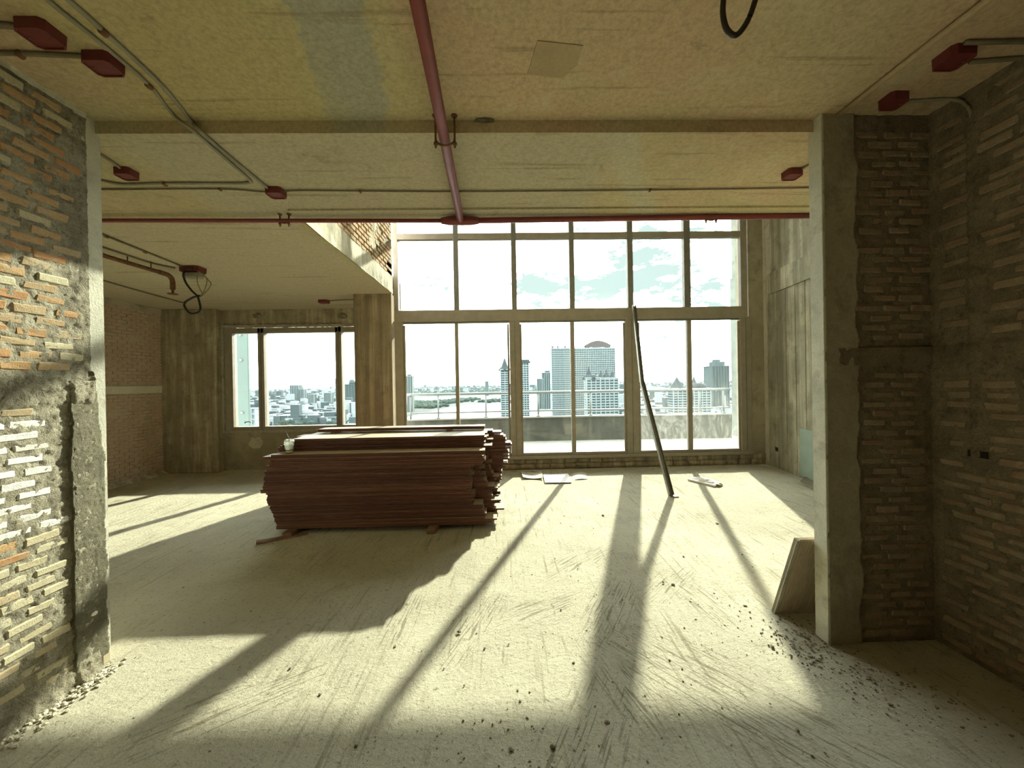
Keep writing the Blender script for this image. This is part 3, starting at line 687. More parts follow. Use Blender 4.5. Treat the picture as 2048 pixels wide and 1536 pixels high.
child(lathe('sprinkler_head', [(.0, .02), (.022, .02), (.022, 0), (.012, -.01), (.012, -.04), (.05, -.05), (.055, -.056), (0, -.056)], M['rust'], None, 12, tuple(ph)), br)
for x, y in ((255, 524), (302, 536)):
    p = onZ(x, y, 2.83); child(tube('hanger_rod', [p+Vector((0, 0, -.03)), p+Vector((0, 0, .07))], .006, M['rust'], None, 6), br)

# ------------------------------------------------------------------ red junction boxes
def redbox(px, py, z, sx, sy, label, h=.045, rot=0, holes=False):
    c = onZ(px, py, z-h*.6)
    root = empty('junction_box', (c.x, c.y, z), label=label, cat='junction box'); root.rotation_euler.z = rot
    bm = bmesh.new(); k = .28
    pts = [(-sx, -sy*(1-k)), (-sx*(1-k), -sy), (sx*(1-k), -sy), (sx, -sy*(1-k)), (sx, sy*(1-k)), (sx*(1-k), sy), (-sx*(1-k), sy), (-sx, sy*(1-k))]
    lo = [bm.verts.new((x, y, -h)) for x, y in pts]; hi = [bm.verts.new((x*1.02, y*1.02, 0)) for x, y in pts]
    bm.faces.new(hi)
    for i in range(8): bm.faces.new((lo[i], lo[(i+1) % 8], hi[(i+1) % 8], hi[i]))
    inn = [bm.verts.new((x*.9, y*.9, -h)) for x, y in pts]; bt = [bm.verts.new((x*.88, y*.88, -h+.006)) for x, y in pts]
    for i in range(8):
        bm.faces.new((lo[(i+1) % 8], lo[i], inn[i], inn[(i+1) % 8])); bm.faces.new((inn[(i+1) % 8], inn[i], bt[i], bt[(i+1) % 8]))
    bm.faces.new(bt[::-1]); bmesh.ops.recalc_face_normals(bm, faces=bm.faces[:])
    finish(bm, 'body', M['redbox'], root)
    for s in (-1, 1):
        lathe('screw', [(0, -.003), (.005, -.003), (.006, 0), (0, 0)], M['rust'], root, 8, (s*sx*.75, 0, -h+.006))
    return root
redbox(82, 70, ZU, .060, .052, 'dark crimson octagonal junction box in the upper left corner')
redbox(207, 130, ZU, .060, .048, 'red octagonal junction box beside the conduit pair, upper left')
redbox(253, 349, ZL, .050, .045, 'small red junction box just right of the left jamb top')
redbox(552, 387, ZL, .055, .05, 'red junction box where the diagonal conduits end')
redbox(1908, 118, ZU, .060, .052, 'dark red junction box at the upper right with two conduits')
redbox(1787, 204, ZU, .050, .044, 'dark red junction box near the right wall top')
redbox(1584, 350, ZL, .050, .045, 'small red junction box left of the right stub wall')
redbox(648, 604, ZL, .075, .06, 'small dark junction box by the brown column', h=.05)
lb = redbox(386, 541, ZL, .11, .08, 'red junction box with pale lamp base in the left room', h=.06)
bm = bmesh.new(); add_box(bm, (-.10, -.05, -.13), (.10, .05, -.062)); finish(bm, 'lamp_base', M['conduit'], lb, .015)['label'] = 'pale lamp base'
# hanging cables
cy = onZ(386, 541, 2.86).y
def onc(x, y): return onY(x, y, cy-.08)
cab = empty('hanging_cable', tuple(onc(386, 560)), label='tangled black cable loop hanging from the lamp box in the left room', cat='cable')
bpy.context.view_layer.update()
child(tube('thick_loop', smooth_path([onc(x, y) for x, y in ((385, 537), (372, 538), (367, 550), (372, 566), (384, 582), (394, 592), (386, 595), (369, 606), (372, 618), (382, 627), (396, 625), (401, 618), (399, 605), (396, 592), (400, 592))], 4), .011, M['cable'], None, 6), cab)
child(tube('thin_wire', smooth_path([onc(x, y) for x, y in ((394, 541), (408, 550), (414, 562), (408, 582), (400, 592))], 4), .005, M['wire'], None, 6), cab)
child(tube('thin_wire', smooth_path([onc(x, y) for x, y in ((404, 546), (415, 558), (422, 570), (408, 588), (400, 594))], 4), .005, M['wire'], None, 6), cab)
child(tube('thin_wire', smooth_path([onc(x, y) for x, y in ((394, 552), (395, 566), (400, 578), (404, 586))], 4), .004, M['wire'], None, 6), cab)
yc = 1.25
lp = empty('hanging_cable', tuple(onY(1465, 40, yc)), label='dark cable loop dangling from the ceiling at the top right', cat='cable')
bpy.context.view_layer.update()
child(tube('thick_loop', smooth_path([onY(x, y, yc) for x, y in ((1478, -160), (1455, -60), (1447, 0), (1446, 30), (1453, 58), (1468, 71), (1482, 62), (1497, 38), (1508, 8), (1520, -40), (1526, -160))], 5), [.009]*51, M['cable'], None, 8), lp)
child(tube('thin_wire', smooth_path([onY(x, y, yc+.01) for x, y in ((1475, 66), (1488, 50), (1502, 22), (1516, -10), (1530, -60), (1534, -160))], 5), .004, M['wire'], None, 6), lp)

# ------------------------------------------------------------------ planks
def plank_mesh(L_, wd, th, i):
    bm = bmesh.new(); n = 6; secs = []
    rnd = random.Random(i)
    bow = rnd.uniform(-.002, .002)
    for k in range(n+1):
        x = -L_/2+L_*k/n; dz = bow*math.sin(math.pi*k/n)
        secs.append([bm.verts.new((x, sy*wd/2, sz*th/2+dz)) for sy, sz in ((-1, -1), (1, -1), (1, 1), (-1, 1))])
    for k in range(n):
        for j in range(4): bm.faces.new((secs[k][j], secs[k][(j+1) % 4], secs[k+1][(j+1) % 4], secs[k+1][j]))
    bm.faces.new(secs[0][::-1]); bm.faces.new(secs[-1]); bmesh.ops.recalc_face_normals(bm, faces=bm.faces[:])
    me = bpy.data.meshes.new('plank'); bm.to_mesh(me); bm.free(); me.materials.append(M['plank']); return me
TH = .0185
pm = [plank_mesh(L_, .197, TH*.90, i) for i, L_ in enumerate((2.02, 2.04, 2.00, 2.03, 2.05))]
pmL = [plank_mesh(L_, .197, TH*.90, i+9) for i, L_ in enumerate((2.10, 2.16))]
Z0P = .052
def xat(px, y): return (px-1007)/F_PX*y
def row_of(yc_, n, left, right, label, toplab, group, seed, jit=.012, ext={}, extl={}):
    rnd = random.Random(seed)
    for k in range(n):
        f = k/(n-1); xl = left(f)+rnd.uniform(-jit, jit); xr = right(f)+(rnd.uniform(-jit*3.2, jit*3.2) if rnd.random() < .6 else 0)
        xr += ext.get(k, 0); xl -= extl.get(k, 0); me = rnd.choice(pm); o = bpy.data.objects.new('plank', me); COL.objects.link(o)
        L0 = me.vertices[-1].co.x*2
        o.scale.x = (xr-xl)/L0
        o.location = ((xl+xr)/2, yc_+rnd.uniform(-.006, .006), Z0P+TH*(k+.5)); o.rotation_euler.z = rnd.uniform(-.0035, .0035)
        zone = ', in its lowest third' if f < .34 else ', at mid height' if f < .67 else ', in its top third'
        if k == n-1: tag(o, toplab, 'plank', group)
        elif k == 0: tag(o, 'lowest'+label[13:].replace(' plank', ' reddish plank', 1), 'plank', group)
        elif k in ext: tag(o, label+', poking out right'+(' low down' if f < .34 else ' at mid height' if f < .67 else ' near its top'), 'plank', group)
        elif k in extl: tag(o, label+', poking out left'+(' at mid height' if f < .67 else ' near its top'), 'plank', group)
        else: tag(o, label+zone, 'plank', group)
    return Z0P+TH*n
def lerp_tab(tab):
    def f(t):
        for (a, va), (b, vb) in zip(tab, tab[1:]):
            if t <= b: return va+(vb-va)*(t-a)/(b-a)
        return tab[-1][1]
    return f
yA = 4.06
LA = lerp_tab([(0, xat(556, 3.96)), (.25, xat(544, 3.96)), (.55, xat(532, 3.96)), (.75, xat(533, 3.96)), (1, xat(548, 3.96))])
RA = lerp_tab([(0, xat(968, 3.96)), (.25, xat(962, 3.96)), (.28, xat(940, 3.96)), (.78, xat(938, 3.96)), (.82, xat(962, 3.96)), (1, xat(968, 3.96))])
zA = row_of(yA, 41, LA, RA, 'reddish-brown plank in the front row of the stack', 'dusty topmost plank of the front row, holding the plastic cup', 'planks in the front row', 1, ext={1: .06, 2: .1, 3: .03}, extl={38: .10, 39: .08, 20: .04, 21: .05})
RB = lerp_tab([(0, xat(992, 4.2)), (.2, xat(980, 4.2)), (.45, xat(970, 4.2)), (.5, xat(958, 4.2)), (1, xat(968, 4.2))])
LB = lerp_tab([(0, xat(575, 4.2)), (.9, xat(566, 4.2)), (1, xat(592, 4.2))])
row_of(yA+.20, 48, LB, RB, 'reddish-brown plank in the second row of the stack', 'sunlit top plank of the second row', 'planks in the second row', 2, .014, ext={4: .06, 8: .08, 9: .10, 16: .09, 17: .07, 24: .05, 36: .05, 41: .06})
RC = lerp_tab([(0, xat(985, 4.4)), (.3, xat(992, 4.4)), (.6, xat(975, 4.4)), (1, xat(976, 4.4))])
row_of(yA+.40, 48, lerp_tab([(0, xat(590, 4.4)), (1, xat(602, 4.4))]), RC, 'reddish-brown plank in the third row of the stack', 'sunlit top plank of the third row', 'planks in the third row', 3, .02)
RD = lerp_tab([(0, xat(985, 4.65)), (.25, xat(995, 4.65)), (.5, xat(1002, 4.65)), (.75, xat(1010, 4.65)), (.93, xat(1008, 4.65)), (1, xat(985, 4.65))])
row_of(yA+.60, 48, lerp_tab([(0, xat(620, 4.6)), (1, xat(630, 4.6))]), RD, 'reddish-brown plank in the rear row of the stack', 'sunlit top plank of the rear row', 'planks in the rear row', 4, .026, ext={18: .05, 26: .06, 33: .07, 38: .08, 39: .07, 43: .04})
zt = Z0P+TH*48
for k, (xl, xr, dz) in enumerate(((652, 970, 1),)):
    for j in range(2):
        o = bpy.data.objects.new('plank', pm[k]); COL.objects.link(o); o.scale.x = (xat(xr, 4.75)-xat(xl, 4.75))/(pm[k].vertices[-1].co.x*2)
        o.location = ((xat(xr, 4.75)+xat(xl, 4.75))/2, 4.69, zt+.016+TH*(j+.5)*.95); tag(o, ('lower' if j == 0 else 'upper')+' of two planks laid loose on top of the rear row', 'plank', 'loose planks on top')
for i, (x, y) in enumerate(((-2.0, 4.62), (-.65, 4.62))):
    box('spacer', (x-.03, 4.55, zt), (x+.03, 4.75, zt+.0155), M['wood_raw']); tag(bpy.data.objects[-1] if False else COL.objects[-1], ('left' if i == 0 else 'right')+' thin wooden spacer under the loose top planks', 'spacer')
# short pieces poking out at the right end
rnd = random.Random(11)
for i, (px, py, y, l) in enumerate(((985, 1032, 4.02, .35),)):
    pass
for i, (x, y0, y1, lab) in enumerate(((xat(585, 3.95), 3.86, 4.85, 'dark timber bearer under the left end of the plank stack'), (xat(862, 3.95), 3.86, 4.85, 'dark timber bearer under the right half of the plank stack'))):
    bm = bmesh.new(); add_box(bm, (x-.045, y0, .004), (x+.045, y1, Z0P)); o = finish(bm, 'timber_bearer', M['wood_raw'], None, .004); tag(o, lab, 'bearer')
bm = bmesh.new(); p = onZ(566, 1078, 0); add_box(bm, (-.22, -.03, 0), (.22, .03, .02)); o = finish(bm, 'timber_offcut', M['wood_raw'], None, .002); o.location = p; o.rotation_euler = (0, .03, .5); tag(o, 'thin timber offcut lying before the left end of the stack', 'offcut')

# plastic cup
cp = Vector((xat(583, 4.03), 4.03, zA+.001))
cup = empty('plastic_cup', tuple(cp), label='clear plastic cup with straw standing on the plank stack', cat='cup')
def clear_mat():
    m, t, b = new_mat('clear_plastic'); t.nodes.remove(b); out = t.nodes['Material Output']
    tr = nd(t, 'ShaderNodeBsdfTransparent', {'Color': (.9, .92, .88, 1)}); d = nd(t, 'ShaderNodeBsdfTranslucent', {'Color': (.8, .8, .72, 1)}); g = nd(t, 'ShaderNodeBsdfGlossy', {'Roughness': .15})
    m1 = nd(t, 'ShaderNodeMixShader', {0: .18}); m2 = nd(t, 'ShaderNodeMixShader', {0: .12})
    t.links.new(tr.outputs[0], m1.inputs[1]); t.links.new(d.outputs[0], m1.inputs[2]); t.links.new(m1.outputs[0], m2.inputs[1]); t.links.new(g.outputs[0], m2.inputs[2]); t.links.new(m2.outputs[0], out.inputs[0]); return m
M['clear'] = clear_mat()
lathe('cup_body', [(0, 0), (.032, 0), (.034, .01), (.046, .118), (.048, .12), (.046, .121), (.032, .012), (0, .01)], M['clear'], cup, 24)
lathe('lid', [(.050, .116), (.051, .124), (.046, .128), (.044, .140), (.03, .144), (0, .144)], M['clear'], cup, 24)
lathe('drink_rest', [(0, .012), (.033, .012), (.035, .03), (0, .03)], M['paper'], cup, 16)
tube('straw', [(-.0, 0, .02), (.0, 0, .15), (-.035, 0, .225)], .0035, M['cable'], cup, 8)

# ------------------------------------------------------------------ bent steel stud leaning on the transom
st = empty('steel_stud', (2.18, 4.96, 0), label='bent galvanised steel stud leaning from the floor to the window transom', cat='stud')
def channel(name, a, b, w_, d_, t_, mat, par):
    a, b = Vector(a), Vector(b); ax = (b-a).normalized(); side = ax.cross(Vector((0, -1, .0))).normalized(); fr = side.cross(ax).normalized()
    bm = bmesh.new()
    prof = [(-w_/2, d_), (-w_/2, 0), (w_/2, 0), (w_/2, d_), (w_/2-t_, d_), (w_/2-t_, t_), (-w_/2+t_, t_), (-w_/2+t_, d_)]
    R1 = [bm.verts.new(a+side*u+fr*v) for u, v in prof]; R2 = [bm.verts.new(b+side*u+fr*v) for u, v in prof]
    for i in range(8): bm.faces.new((R1[i], R1[(i+1) % 8], R2[(i+1) % 8], R2[i]))
    bm.faces.new(R1); bm.faces.new(R2[::-1]); bmesh.ops.recalc_face_normals(bm, faces=bm.faces[:])
    return finish(bm, name, mat, par)
foot = onZ(1341, 991, .005); kink = onY(1283, 766, 5.85); top = onY(1267, 612, 6.53)
bpy.context.view_layer.update()
child(channel('lower_length', foot, kink, .062, .055, .004, M['stud'], None), st)
child(channel('upper_length', kink+Vector((0, .0, -.01)), top, .055, .05, .004, M['stud'], None), st)
bm = bmesh.new(); add_box(bm, (foot.x-.03, foot.y-.07, .0), (foot.x+.08, foot.y+.0, .012)); child(finish(bm, 'bent_foot', M['stud'], None, .002), st)
child(tube('screw', [kink+Vector((-.05, -.02, 0)), kink+Vector((-.02, -.02, 0))], .006, M['rust'], None, 6), st)

# ------------------------------------------------------------------ ribbed panel leaning behind the stub wall
lp_ = empty('ribbed_panel', (2.0, 2.41, 0), label='cream ribbed panel leaning behind the right stub wall', cat='panel')
bl = onZ(1547, 1226, 0); tl = Vector((bl.x+.01, 2.225, .545)); W_ = .56
up = (tl-bl).normalized(); rt = Vector((1, 0, 0)); nn = rt.cross(up).normalized()
Lp = (tl-bl).length
def panel_box(bm, u0, u1, v0, v1, t0, t1):
    vs = [bm.verts.new(bl+rt*u+up*v+nn*t) for t in (t0, t1) for u, v in ((u0, v0), (u1, v0), (u1, v1), (u0, v1))]
    for q_ in ((0, 1, 2, 3), (7, 6, 5, 4), (0, 4, 5, 1), (1, 5, 6, 2), (2, 6, 7, 3), (3, 7, 4, 0)): bm.faces.new([vs[i] for i in q_])
bpy.context.view_layer.update()
bm = bmesh.new(); panel_box(bm, 0, W_, -.006, Lp, -.018, 0); bmesh.ops.recalc_face_normals(bm, faces=bm.faces[:]); child(finish(bm, 'board', M['panel'], None), lp_)
for k in range(28):
    bm = bmesh.new(); u = .03+k*.0188; panel_box(bm, u, u+.009, .015, Lp-.01, 0, .005); bmesh.ops.recalc_face_normals(bm, faces=bm.faces[:]); child(finish(bm, 'rib', M['panel'], None), lp_)
bm = bmesh.new(); panel_box(bm, .0, .018, .004, Lp, -.02, .007); bmesh.ops.recalc_face_normals(bm, faces=bm.faces[:]); child(finish(bm, 'edge_strip', M['edge_concrete'], None), lp_)

# ------------------------------------------------------------------ cards, packaging, board on the floor
def sheet(name, corners, label, cat, mat, lift=.012, curl=.02):
    P = [onZ(x, y, .012) for x, y in corners]; bm = bmesh.new(); n = 8; g = []
    for j in range(n+1):
        for i in range(n+1):
            a = P[0].lerp(P[1], i/n); b_ = P[3].lerp(P[2], i/n); p = a.lerp(b_, j/n); p.z += curl*(abs(i/n-.5)*2)**2+lift*.2*nz(p.x, p.y, 0, 8); g.append(bm.verts.new(p))
    for j in range(n):
        for i in range(n):
            k = j*(n+1)+i; bm.faces.new((g[k], g[k+1], g[k+n+2], g[k+n+1]))
    r_ = bmesh.ops.extrude_face_region(bm, geom=bm.faces[:]); bmesh.ops.translate(bm, verts=[v for v in r_['geom'] if isinstance(v, bmesh.types.BMVert)], vec=(0, 0, .006))
    bmesh.ops.recalc_face_normals(bm, faces=bm.faces[:]); return tag(finish(bm, name, mat), label, cat)
sheet('floor_card', ((1046, 957), (1086, 958), (1084, 946), (1042, 946)), 'bent dusty card nearest the plank stack, by the window curb', 'card', M['paper'])
sheet('floor_card', ((1090, 966), (1144, 965), (1136, 948), (1086, 949)), 'flat white card on the floor, middle of the three by the window', 'card', M['white_plastic'], curl=.004)
sheet('floor_card', ((1142, 959), (1182, 957), (1176, 944), (1140, 946)), 'curled card on the floor, rightmost of three by the window', 'card', M['paper'], curl=-.03)
sheet('floor_board', ((1600, 967), (1668, 1000), (1680, 985), (1612, 958)), 'thin dark-edged board lying by the foot of the right far wall', 'board', M['conduit'], curl=.03)
pk = empty('packaging', tuple(onZ(1412, 966, 0)), label='torn white plastic packaging lying on the sunlit floor near the window', cat='packaging')
bm = bmesh.new(); n = 10; g = []
for j in range(n+1):
    t_ = j/n
    for i in range(9):
        a_ = math.pi*(i/8); rr_ = .07+.02*math.sin(t_*3+1); g.append(bm.verts.new((math.cos(a_)*rr_*(1-.3*t_), -.2+.4*t_, math.sin(a_)*.07*(.6+.4*math.sin(t_*math.pi))+.012*nz(i, j, 0, .7))))
for j in range(n):
    for i in range(8):
        k = j*9+i
        if not (j in (7, 8) and i in (1, 2)): bm.faces.new((g[k], g[k+1], g[k+10], g[k+9]))
o = finish(bm, 'wrapper', M['white_plastic'], pk); o.rotation_euler.z = R(28)
bm = bmesh.new(); add_box(bm, (-.11, -.2, .003), (-.085, .22, .03)); o = finish(bm, 'edge_flap', M['white_plastic'], pk, .004); o.rotation_euler.z = R(28)
bm = bmesh.new(); add_box(bm, (.02, .03, .012), (.05, .19, .035)); o = finish(bm, 'dark_insert', M['cable'], pk, .004); o.rotation_euler.z = R(28)

# ------------------------------------------------------------------ crumbs on the floor
def rock(seed, s):
    r = random.Random(seed); bm = bmesh.new(); bmesh.ops.create_icosphere(bm, subdivisions=1, radius=1)
    sc = (s*r.uniform(.8, 1.5), s*r.uniform(.7, 1.1), s*r.uniform(.4, .7))
    for v in bm.verts: v.co = Vector((v.co.x*sc[0], v.co.y*sc[1], v.co.z*sc[2]))*(1+.35*nz(v.co.x+seed*3, v.co.y, v.co.z, 1.4))
    me = bpy.data.meshes.new('crumb'); bm.to_mesh(me); bm.free(); return me, sc[2]
crumbs = [(1215, 1447, 9, 'by the bottom edge, below the wide post shadow'), (1105, 1497, 11, 'blocky, at the bottom edge of the view'), (1022, 1501, 8, 'thin, at the bottom edge left of the blocky one'),
          (712, 1494, 9, 'rounded, at the lower left of the centre'), (1595, 1463, 9, 'elongated, by the scratches at the lower right'), (918, 1266, 7, 'beside the middle mullion shadow'),
          (790, 1294, 5, 'left of the middle mullion shadow'), (1326, 1166, 6, 'oblong pair member, left'), (1346, 1170, 7, 'oblong pair member, right'), (1434, 1048, 6, 'in the right thin mullion shadow'),
          (1598, 1088, 6, 'just above the ribbed panel'), (1206, 1032, 5, 'left of the wide post shadow near the window'), (1367, 1114, 4, 'between the two right shadows'), (1484, 1110, 4, 'right of the thin mullion shadow'),
          (1245, 1201, 4, 'inside the wide post shadow'), (1190, 1415, 5, 'at the foot of the wide post shadow'), (1358, 1430, 5, 'in the lower middle sunlit area'), (1225, 1366, 4, 'inside the lower wide shadow'),
          (580, 1338, 6, 'by the left foreground shadow'), (640, 1390, 5, 'in the left sunlit foreground'), (1545, 1295, 7, 'at the sunlight edge below the panel'), (1560, 1240, 6, 'below the left corner of the panel'),
          (1290, 1393, 4, 'right of the wide shadow, low'), (1147, 1327, 5, 'left of the wide shadow, low'), (1040, 1403, 5, 'flat, in the central foreground sun')]
for i, (x, y, s, where) in enumerate(crumbs):
    p = onZ(x, y, 0); sz = s/F_PX*p.y*.55; me, h = rock(i, sz); me.materials.append(M['crumb'])
    o = bpy.data.objects.new('concrete_crumb', me); COL.objects.link(o); o.location = (p.x, p.y, h*.6+.002); o.rotation_euler.z = i*1.3
    tag(o, 'dark concrete crumb '+where, 'crumb', 'larger crumbs on the floor')
def rubble(name, label, spots, n, smin, smax, mat, seed):
    r = random.Random(seed); bm = bmesh.new()
    for i in range(n):
        cx, cy_, rx, ry = r.choice(spots); x = r.gauss(cx, rx); y = r.gauss(cy_, ry); s = r.uniform(smin, smax)**1
        if x < XL+.01+s and y < 2.15: x = XL+.012+s
        mm_ = Matrix.Translation((x, y, s*.35)) @ Matrix.Rotation(r.uniform(0, 3), 4, 'Z') @ Matrix.Diagonal((s*r.uniform(.8, 1.6), s, s*.6, 1))
        g = bmesh.ops.create_icosphere(bm, subdivisions=1, radius=1, matrix=mm_)
        for v in g['verts']: v.co += Vector((r.uniform(-.2, .2), r.uniform(-.2, .2), r.uniform(-.15, .15)))*s
    return tag(finish(bm, name, mat), label, 'rubble', kind='stuff')
rubble('plaster_rubble', 'pale plaster rubble along the foot of the left brick wall', [(XL+.05, 1.95, .025, .12), (XL+.07, 1.75, .03, .12), (XL+.05, 2.05, .03, .05), (XL+.05, 1.4, .03, .2)], 420, .002, .012, M['crumb_pale'], 1)
rubble('floor_grit', 'fine dark grit scattered over the screed floor', [(.4, 2.6, 1.2, .9), (1.0, 2.2, .6, .4), (0, 4.2, 1.4, 1.0), (1.62, 2.15, .12, .14), (1.75, 1.9, .1, .15), (.15, 1.6, .3, .12)], 620, .0015, .0065, M['crumb'], 2)
rubble('wall_foot_grit', 'dark grit and clods by the foot of the right stub wall', [(1.72, 2.2, .06, .1), (1.85, 1.9, .12, .1), (1.95, 1.7, .1, .1), (1.6, 2.05, .05, .06)], 190, .002, .0075, M['crumb'], 3)
rubble('curb_debris', 'mortar crumbs along the foot of the window curb', [(x, 6.5, .5, .05) for x in (-.5, .5, 1.5, 2.5, 3.5, 4.2)], 260, .006, .016, M['crumb_pale'], 4)
# small timber stub at the foot of the left jamb
p = onZ(212, 1326, 0)
tag(box('timber_peg', (p.x-.03, p.y-.02, 0), (p.x+.005, p.y+.02, .075), M['panel'], None, .003), 'small pale timber peg at the foot of the left jamb', 'peg')
bm = bmesh.new(); bmesh.ops.create_icosphere(bm, subdivisions=2, radius=.012)
pp = onX(188, 1227, XL+.012)
for v in bm.verts: v.co = Vector((v.co.x*.7, v.co.y*1.5, v.co.z))+pp
finish(bm, 'mortar_lump', M['white_plastic'], wl, smooth=True)

# ------------------------------------------------------------------ terrace outside
ter = box('terrace_floor', (-2.2, 6.95, -.3), (8, 10.2, .06), M['terrace'], kind=S)
par = empty('terrace_parapet', (1.5, 9.4, 0), label='weathered grey concrete parapet of the terrace beyond the window', cat='parapet')
bpy.context.view_layer.update()
def arc(x): return 9.45+.20*math.cos((x-1.6)/3.9*1.2)-.25
XP = [-2.35+i*.36 for i in range(23)]
bm = bmesh.new(); secs = []
for x in XP:
    y = arc(x); secs.append([bm.verts.new(v) for v in ((x, y, 0), (x, y+.15, 0), (x, y+.15, .63), (x, y, .63))])
for k in range(len(secs)-1):
    for j in range(4): bm.faces.new((secs[k][j], secs[k][(j+1) % 4], secs[k+1][(j+1) % 4], secs[k+1][j]))
bm.faces.new(secs[0]); bm.faces.new(secs[-1][::-1]); bmesh.ops.recalc_face_normals(bm, faces=bm.faces[:])
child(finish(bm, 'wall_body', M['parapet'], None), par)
bm = bmesh.new(); secs = []
for x in XP:
    y = arc(x); secs.append([bm.verts.new(v) for v in ((x, y-.02, .63), (x, y+.17, .63), (x, y+.17, .66), (x, y-.02, .66))])
for k in range(len(secs)-1):
    for j in range(4): bm.faces.new((secs[k][j], secs[k][(j+1) % 4], secs[k+1][(j+1) % 4], secs[k+1][j]))
bm.faces.new(secs[0]); bm.faces.new(secs[-1][::-1]); bmesh.ops.recalc_face_normals(bm, faces=bm.faces[:])
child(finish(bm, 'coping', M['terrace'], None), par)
rl = empty('terrace_railing', (1.5, 9.5, .66), label='white metal railing standing on the terrace parapet', cat='railing')
bpy.context.view_layer.update()
child(tube('top_rail', [(x, arc(x)+.07, 1.25) for x in XP], .032, M['rail'], None, 8), rl)
child(tube('lower_rail', [(x, arc(x)+.07, .80) for x in XP], .02, M['rail'], None, 8), rl)
for px in (878, 972, 1076, 1180, 1290, 1395, 1440):
    x = onY(px, 800, 9.5).x; y = arc(x)+.07
    child(tube('post', [(x, y, .66), (x, y, 1.25)], .020, M['rail'], None, 8), rl)
    child(lathe('post_foot', [(.0, 0), (.05, 0), (.05, .02), (.02, .04), (0, .04)], M['rail'], None, 10, (x, y, .66)), rl)
for k in range(3):   # railing return at the left end
    x = onY(822, 800, 9.4).x; y = arc(x)+.07-k*.35
    child(tube('post', [(x-k*.02, y, .66-.3*(k > 0)), (x-k*.02, y, 1.25)], .022, M['rail'], None, 8), rl)
child(tube('return_rail', [(onY(822, 800, 9.4).x, arc(-2.2)+.07, 1.25), (-2.30, 8.3, 1.25)], .028, M['rail'], None, 8), rl)
wing = empty('wing_wall', (5.3, 8.6, 0), label='tall streaked concrete wing wall beyond the right window edge', cat='wall')
bpy.context.view_layer.update()
x0 = onY(1463, 800, 9.7).x
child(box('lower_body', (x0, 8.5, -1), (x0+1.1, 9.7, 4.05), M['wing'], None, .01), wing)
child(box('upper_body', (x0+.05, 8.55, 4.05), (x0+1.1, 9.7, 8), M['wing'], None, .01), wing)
x0 = onY(470, 760, 9.3).x; x1 = onY(497, 760, 9.3).x
fn = empty('cladding_fin', ((x0+x1)/2, 9.4, 0), label='pale green clad column outside the left bay window', cat='column')
bpy.context.view_layer.update()
child(box('fin_body', (x0, 9.3, -6), (x1, 9.36, 7), M['fin'], None, .01), fn)
for z in (2.15, 2.75, .9): child(lathe('fixing', [(0, -.02), (.03, -.02), (.03, .02), (0, .02)], M['rail'], None, 10, ((x0+x1)/2, 9.29, z)), fn)

# ------------------------------------------------------------------ the city
G = -62.0
M['ground'] = concrete('city_ground', (.012, .02, .021), (.02, .03, .03), (.035, .043, .043), .012, 0, fine=.08, spots=.5)
M['bw'] = plain('tower_white', (.145, .175, .18), .8, 0, .1, .05, .2, 0)
M['bd'] = plain('tower_glazing', (.013, .03, .036), .5, 0, .1, .05, .3, 0)
M['bg'] = plain('tower_grey', (.036, .053, .056), .8, 0, .1, .05, .2, 0)
M['roofd'] = plain('tower_roof', (.022, .03, .032), .8, 0, .1, .05, .2, 0)
M['roofr'] = plain('crown_roof', (.055, .045, .044), .8, 0, .1, .05, .2, 0)
M['lowa'] = plain('house_pale', (.16, .185, .195), .8, 0, .2, .05, .2, 0)
M['lowb'] = plain('house_grey', (.026, .04, .045), .8, 0, .2, .05, .2, 0)
M['tree'] = plain('tree_far', (.015, .028, .022), .9, 0, .4, .2, .1, 0)
m_, t_, b_ = new_mat('river_water'); b_.inputs['Base Color'].default_value = (.25, .27, .25, 1); b_.inputs['Roughness'].default_value = .22
b_.inputs['Specular IOR Level'].default_value = .9; bump(t_, b_, noise_n(t_, coords(t_), .25, 4, .6), .15, 1.0); M['water'] = m_
me = bpy.data.meshes.new('ground'); me.from_pydata([(-9000, 60, G), (9000, 60, G), (9000, 12000, G), (-9000, 12000, G)], [], [(0, 1, 2, 3)])
tag(link('city_ground', me, M['ground']), 'hazy flat city ground stretching to the horizon', 'ground', kind=S)
def gp(x, y): return onZ(x, y, G+.5)
me = bpy.data.meshes.new('river')
RP = [gp(x, y) for x, y in ((420, 880), (560, 856), (700, 846), (780, 850), (812, 834), (850, 826), (905, 814), (960, 808), (1050, 806), (1120, 812), (1130, 835), (1090, 870), (900, 900), (560, 920))]
me.from_pydata([tuple(p) for p in RP], [], [tuple(range(len(RP)))]); me.update()
rv = link('river', me, M['water']); tag(rv, 'pale river reflecting the sky below the terrace', 'river', kind='stuff')
me = bpy.data.meshes.new('river')
RP = [gp(x, y) for x, y in ((826, 797), (1000, 791), (1110, 792), (1130, 799), (1000, 800), (860, 803))]
me.from_pydata([tuple(p) for p in RP], [], [tuple(range(len(RP)))]); me.update()
link('far_reach', me, M['water'], rv)

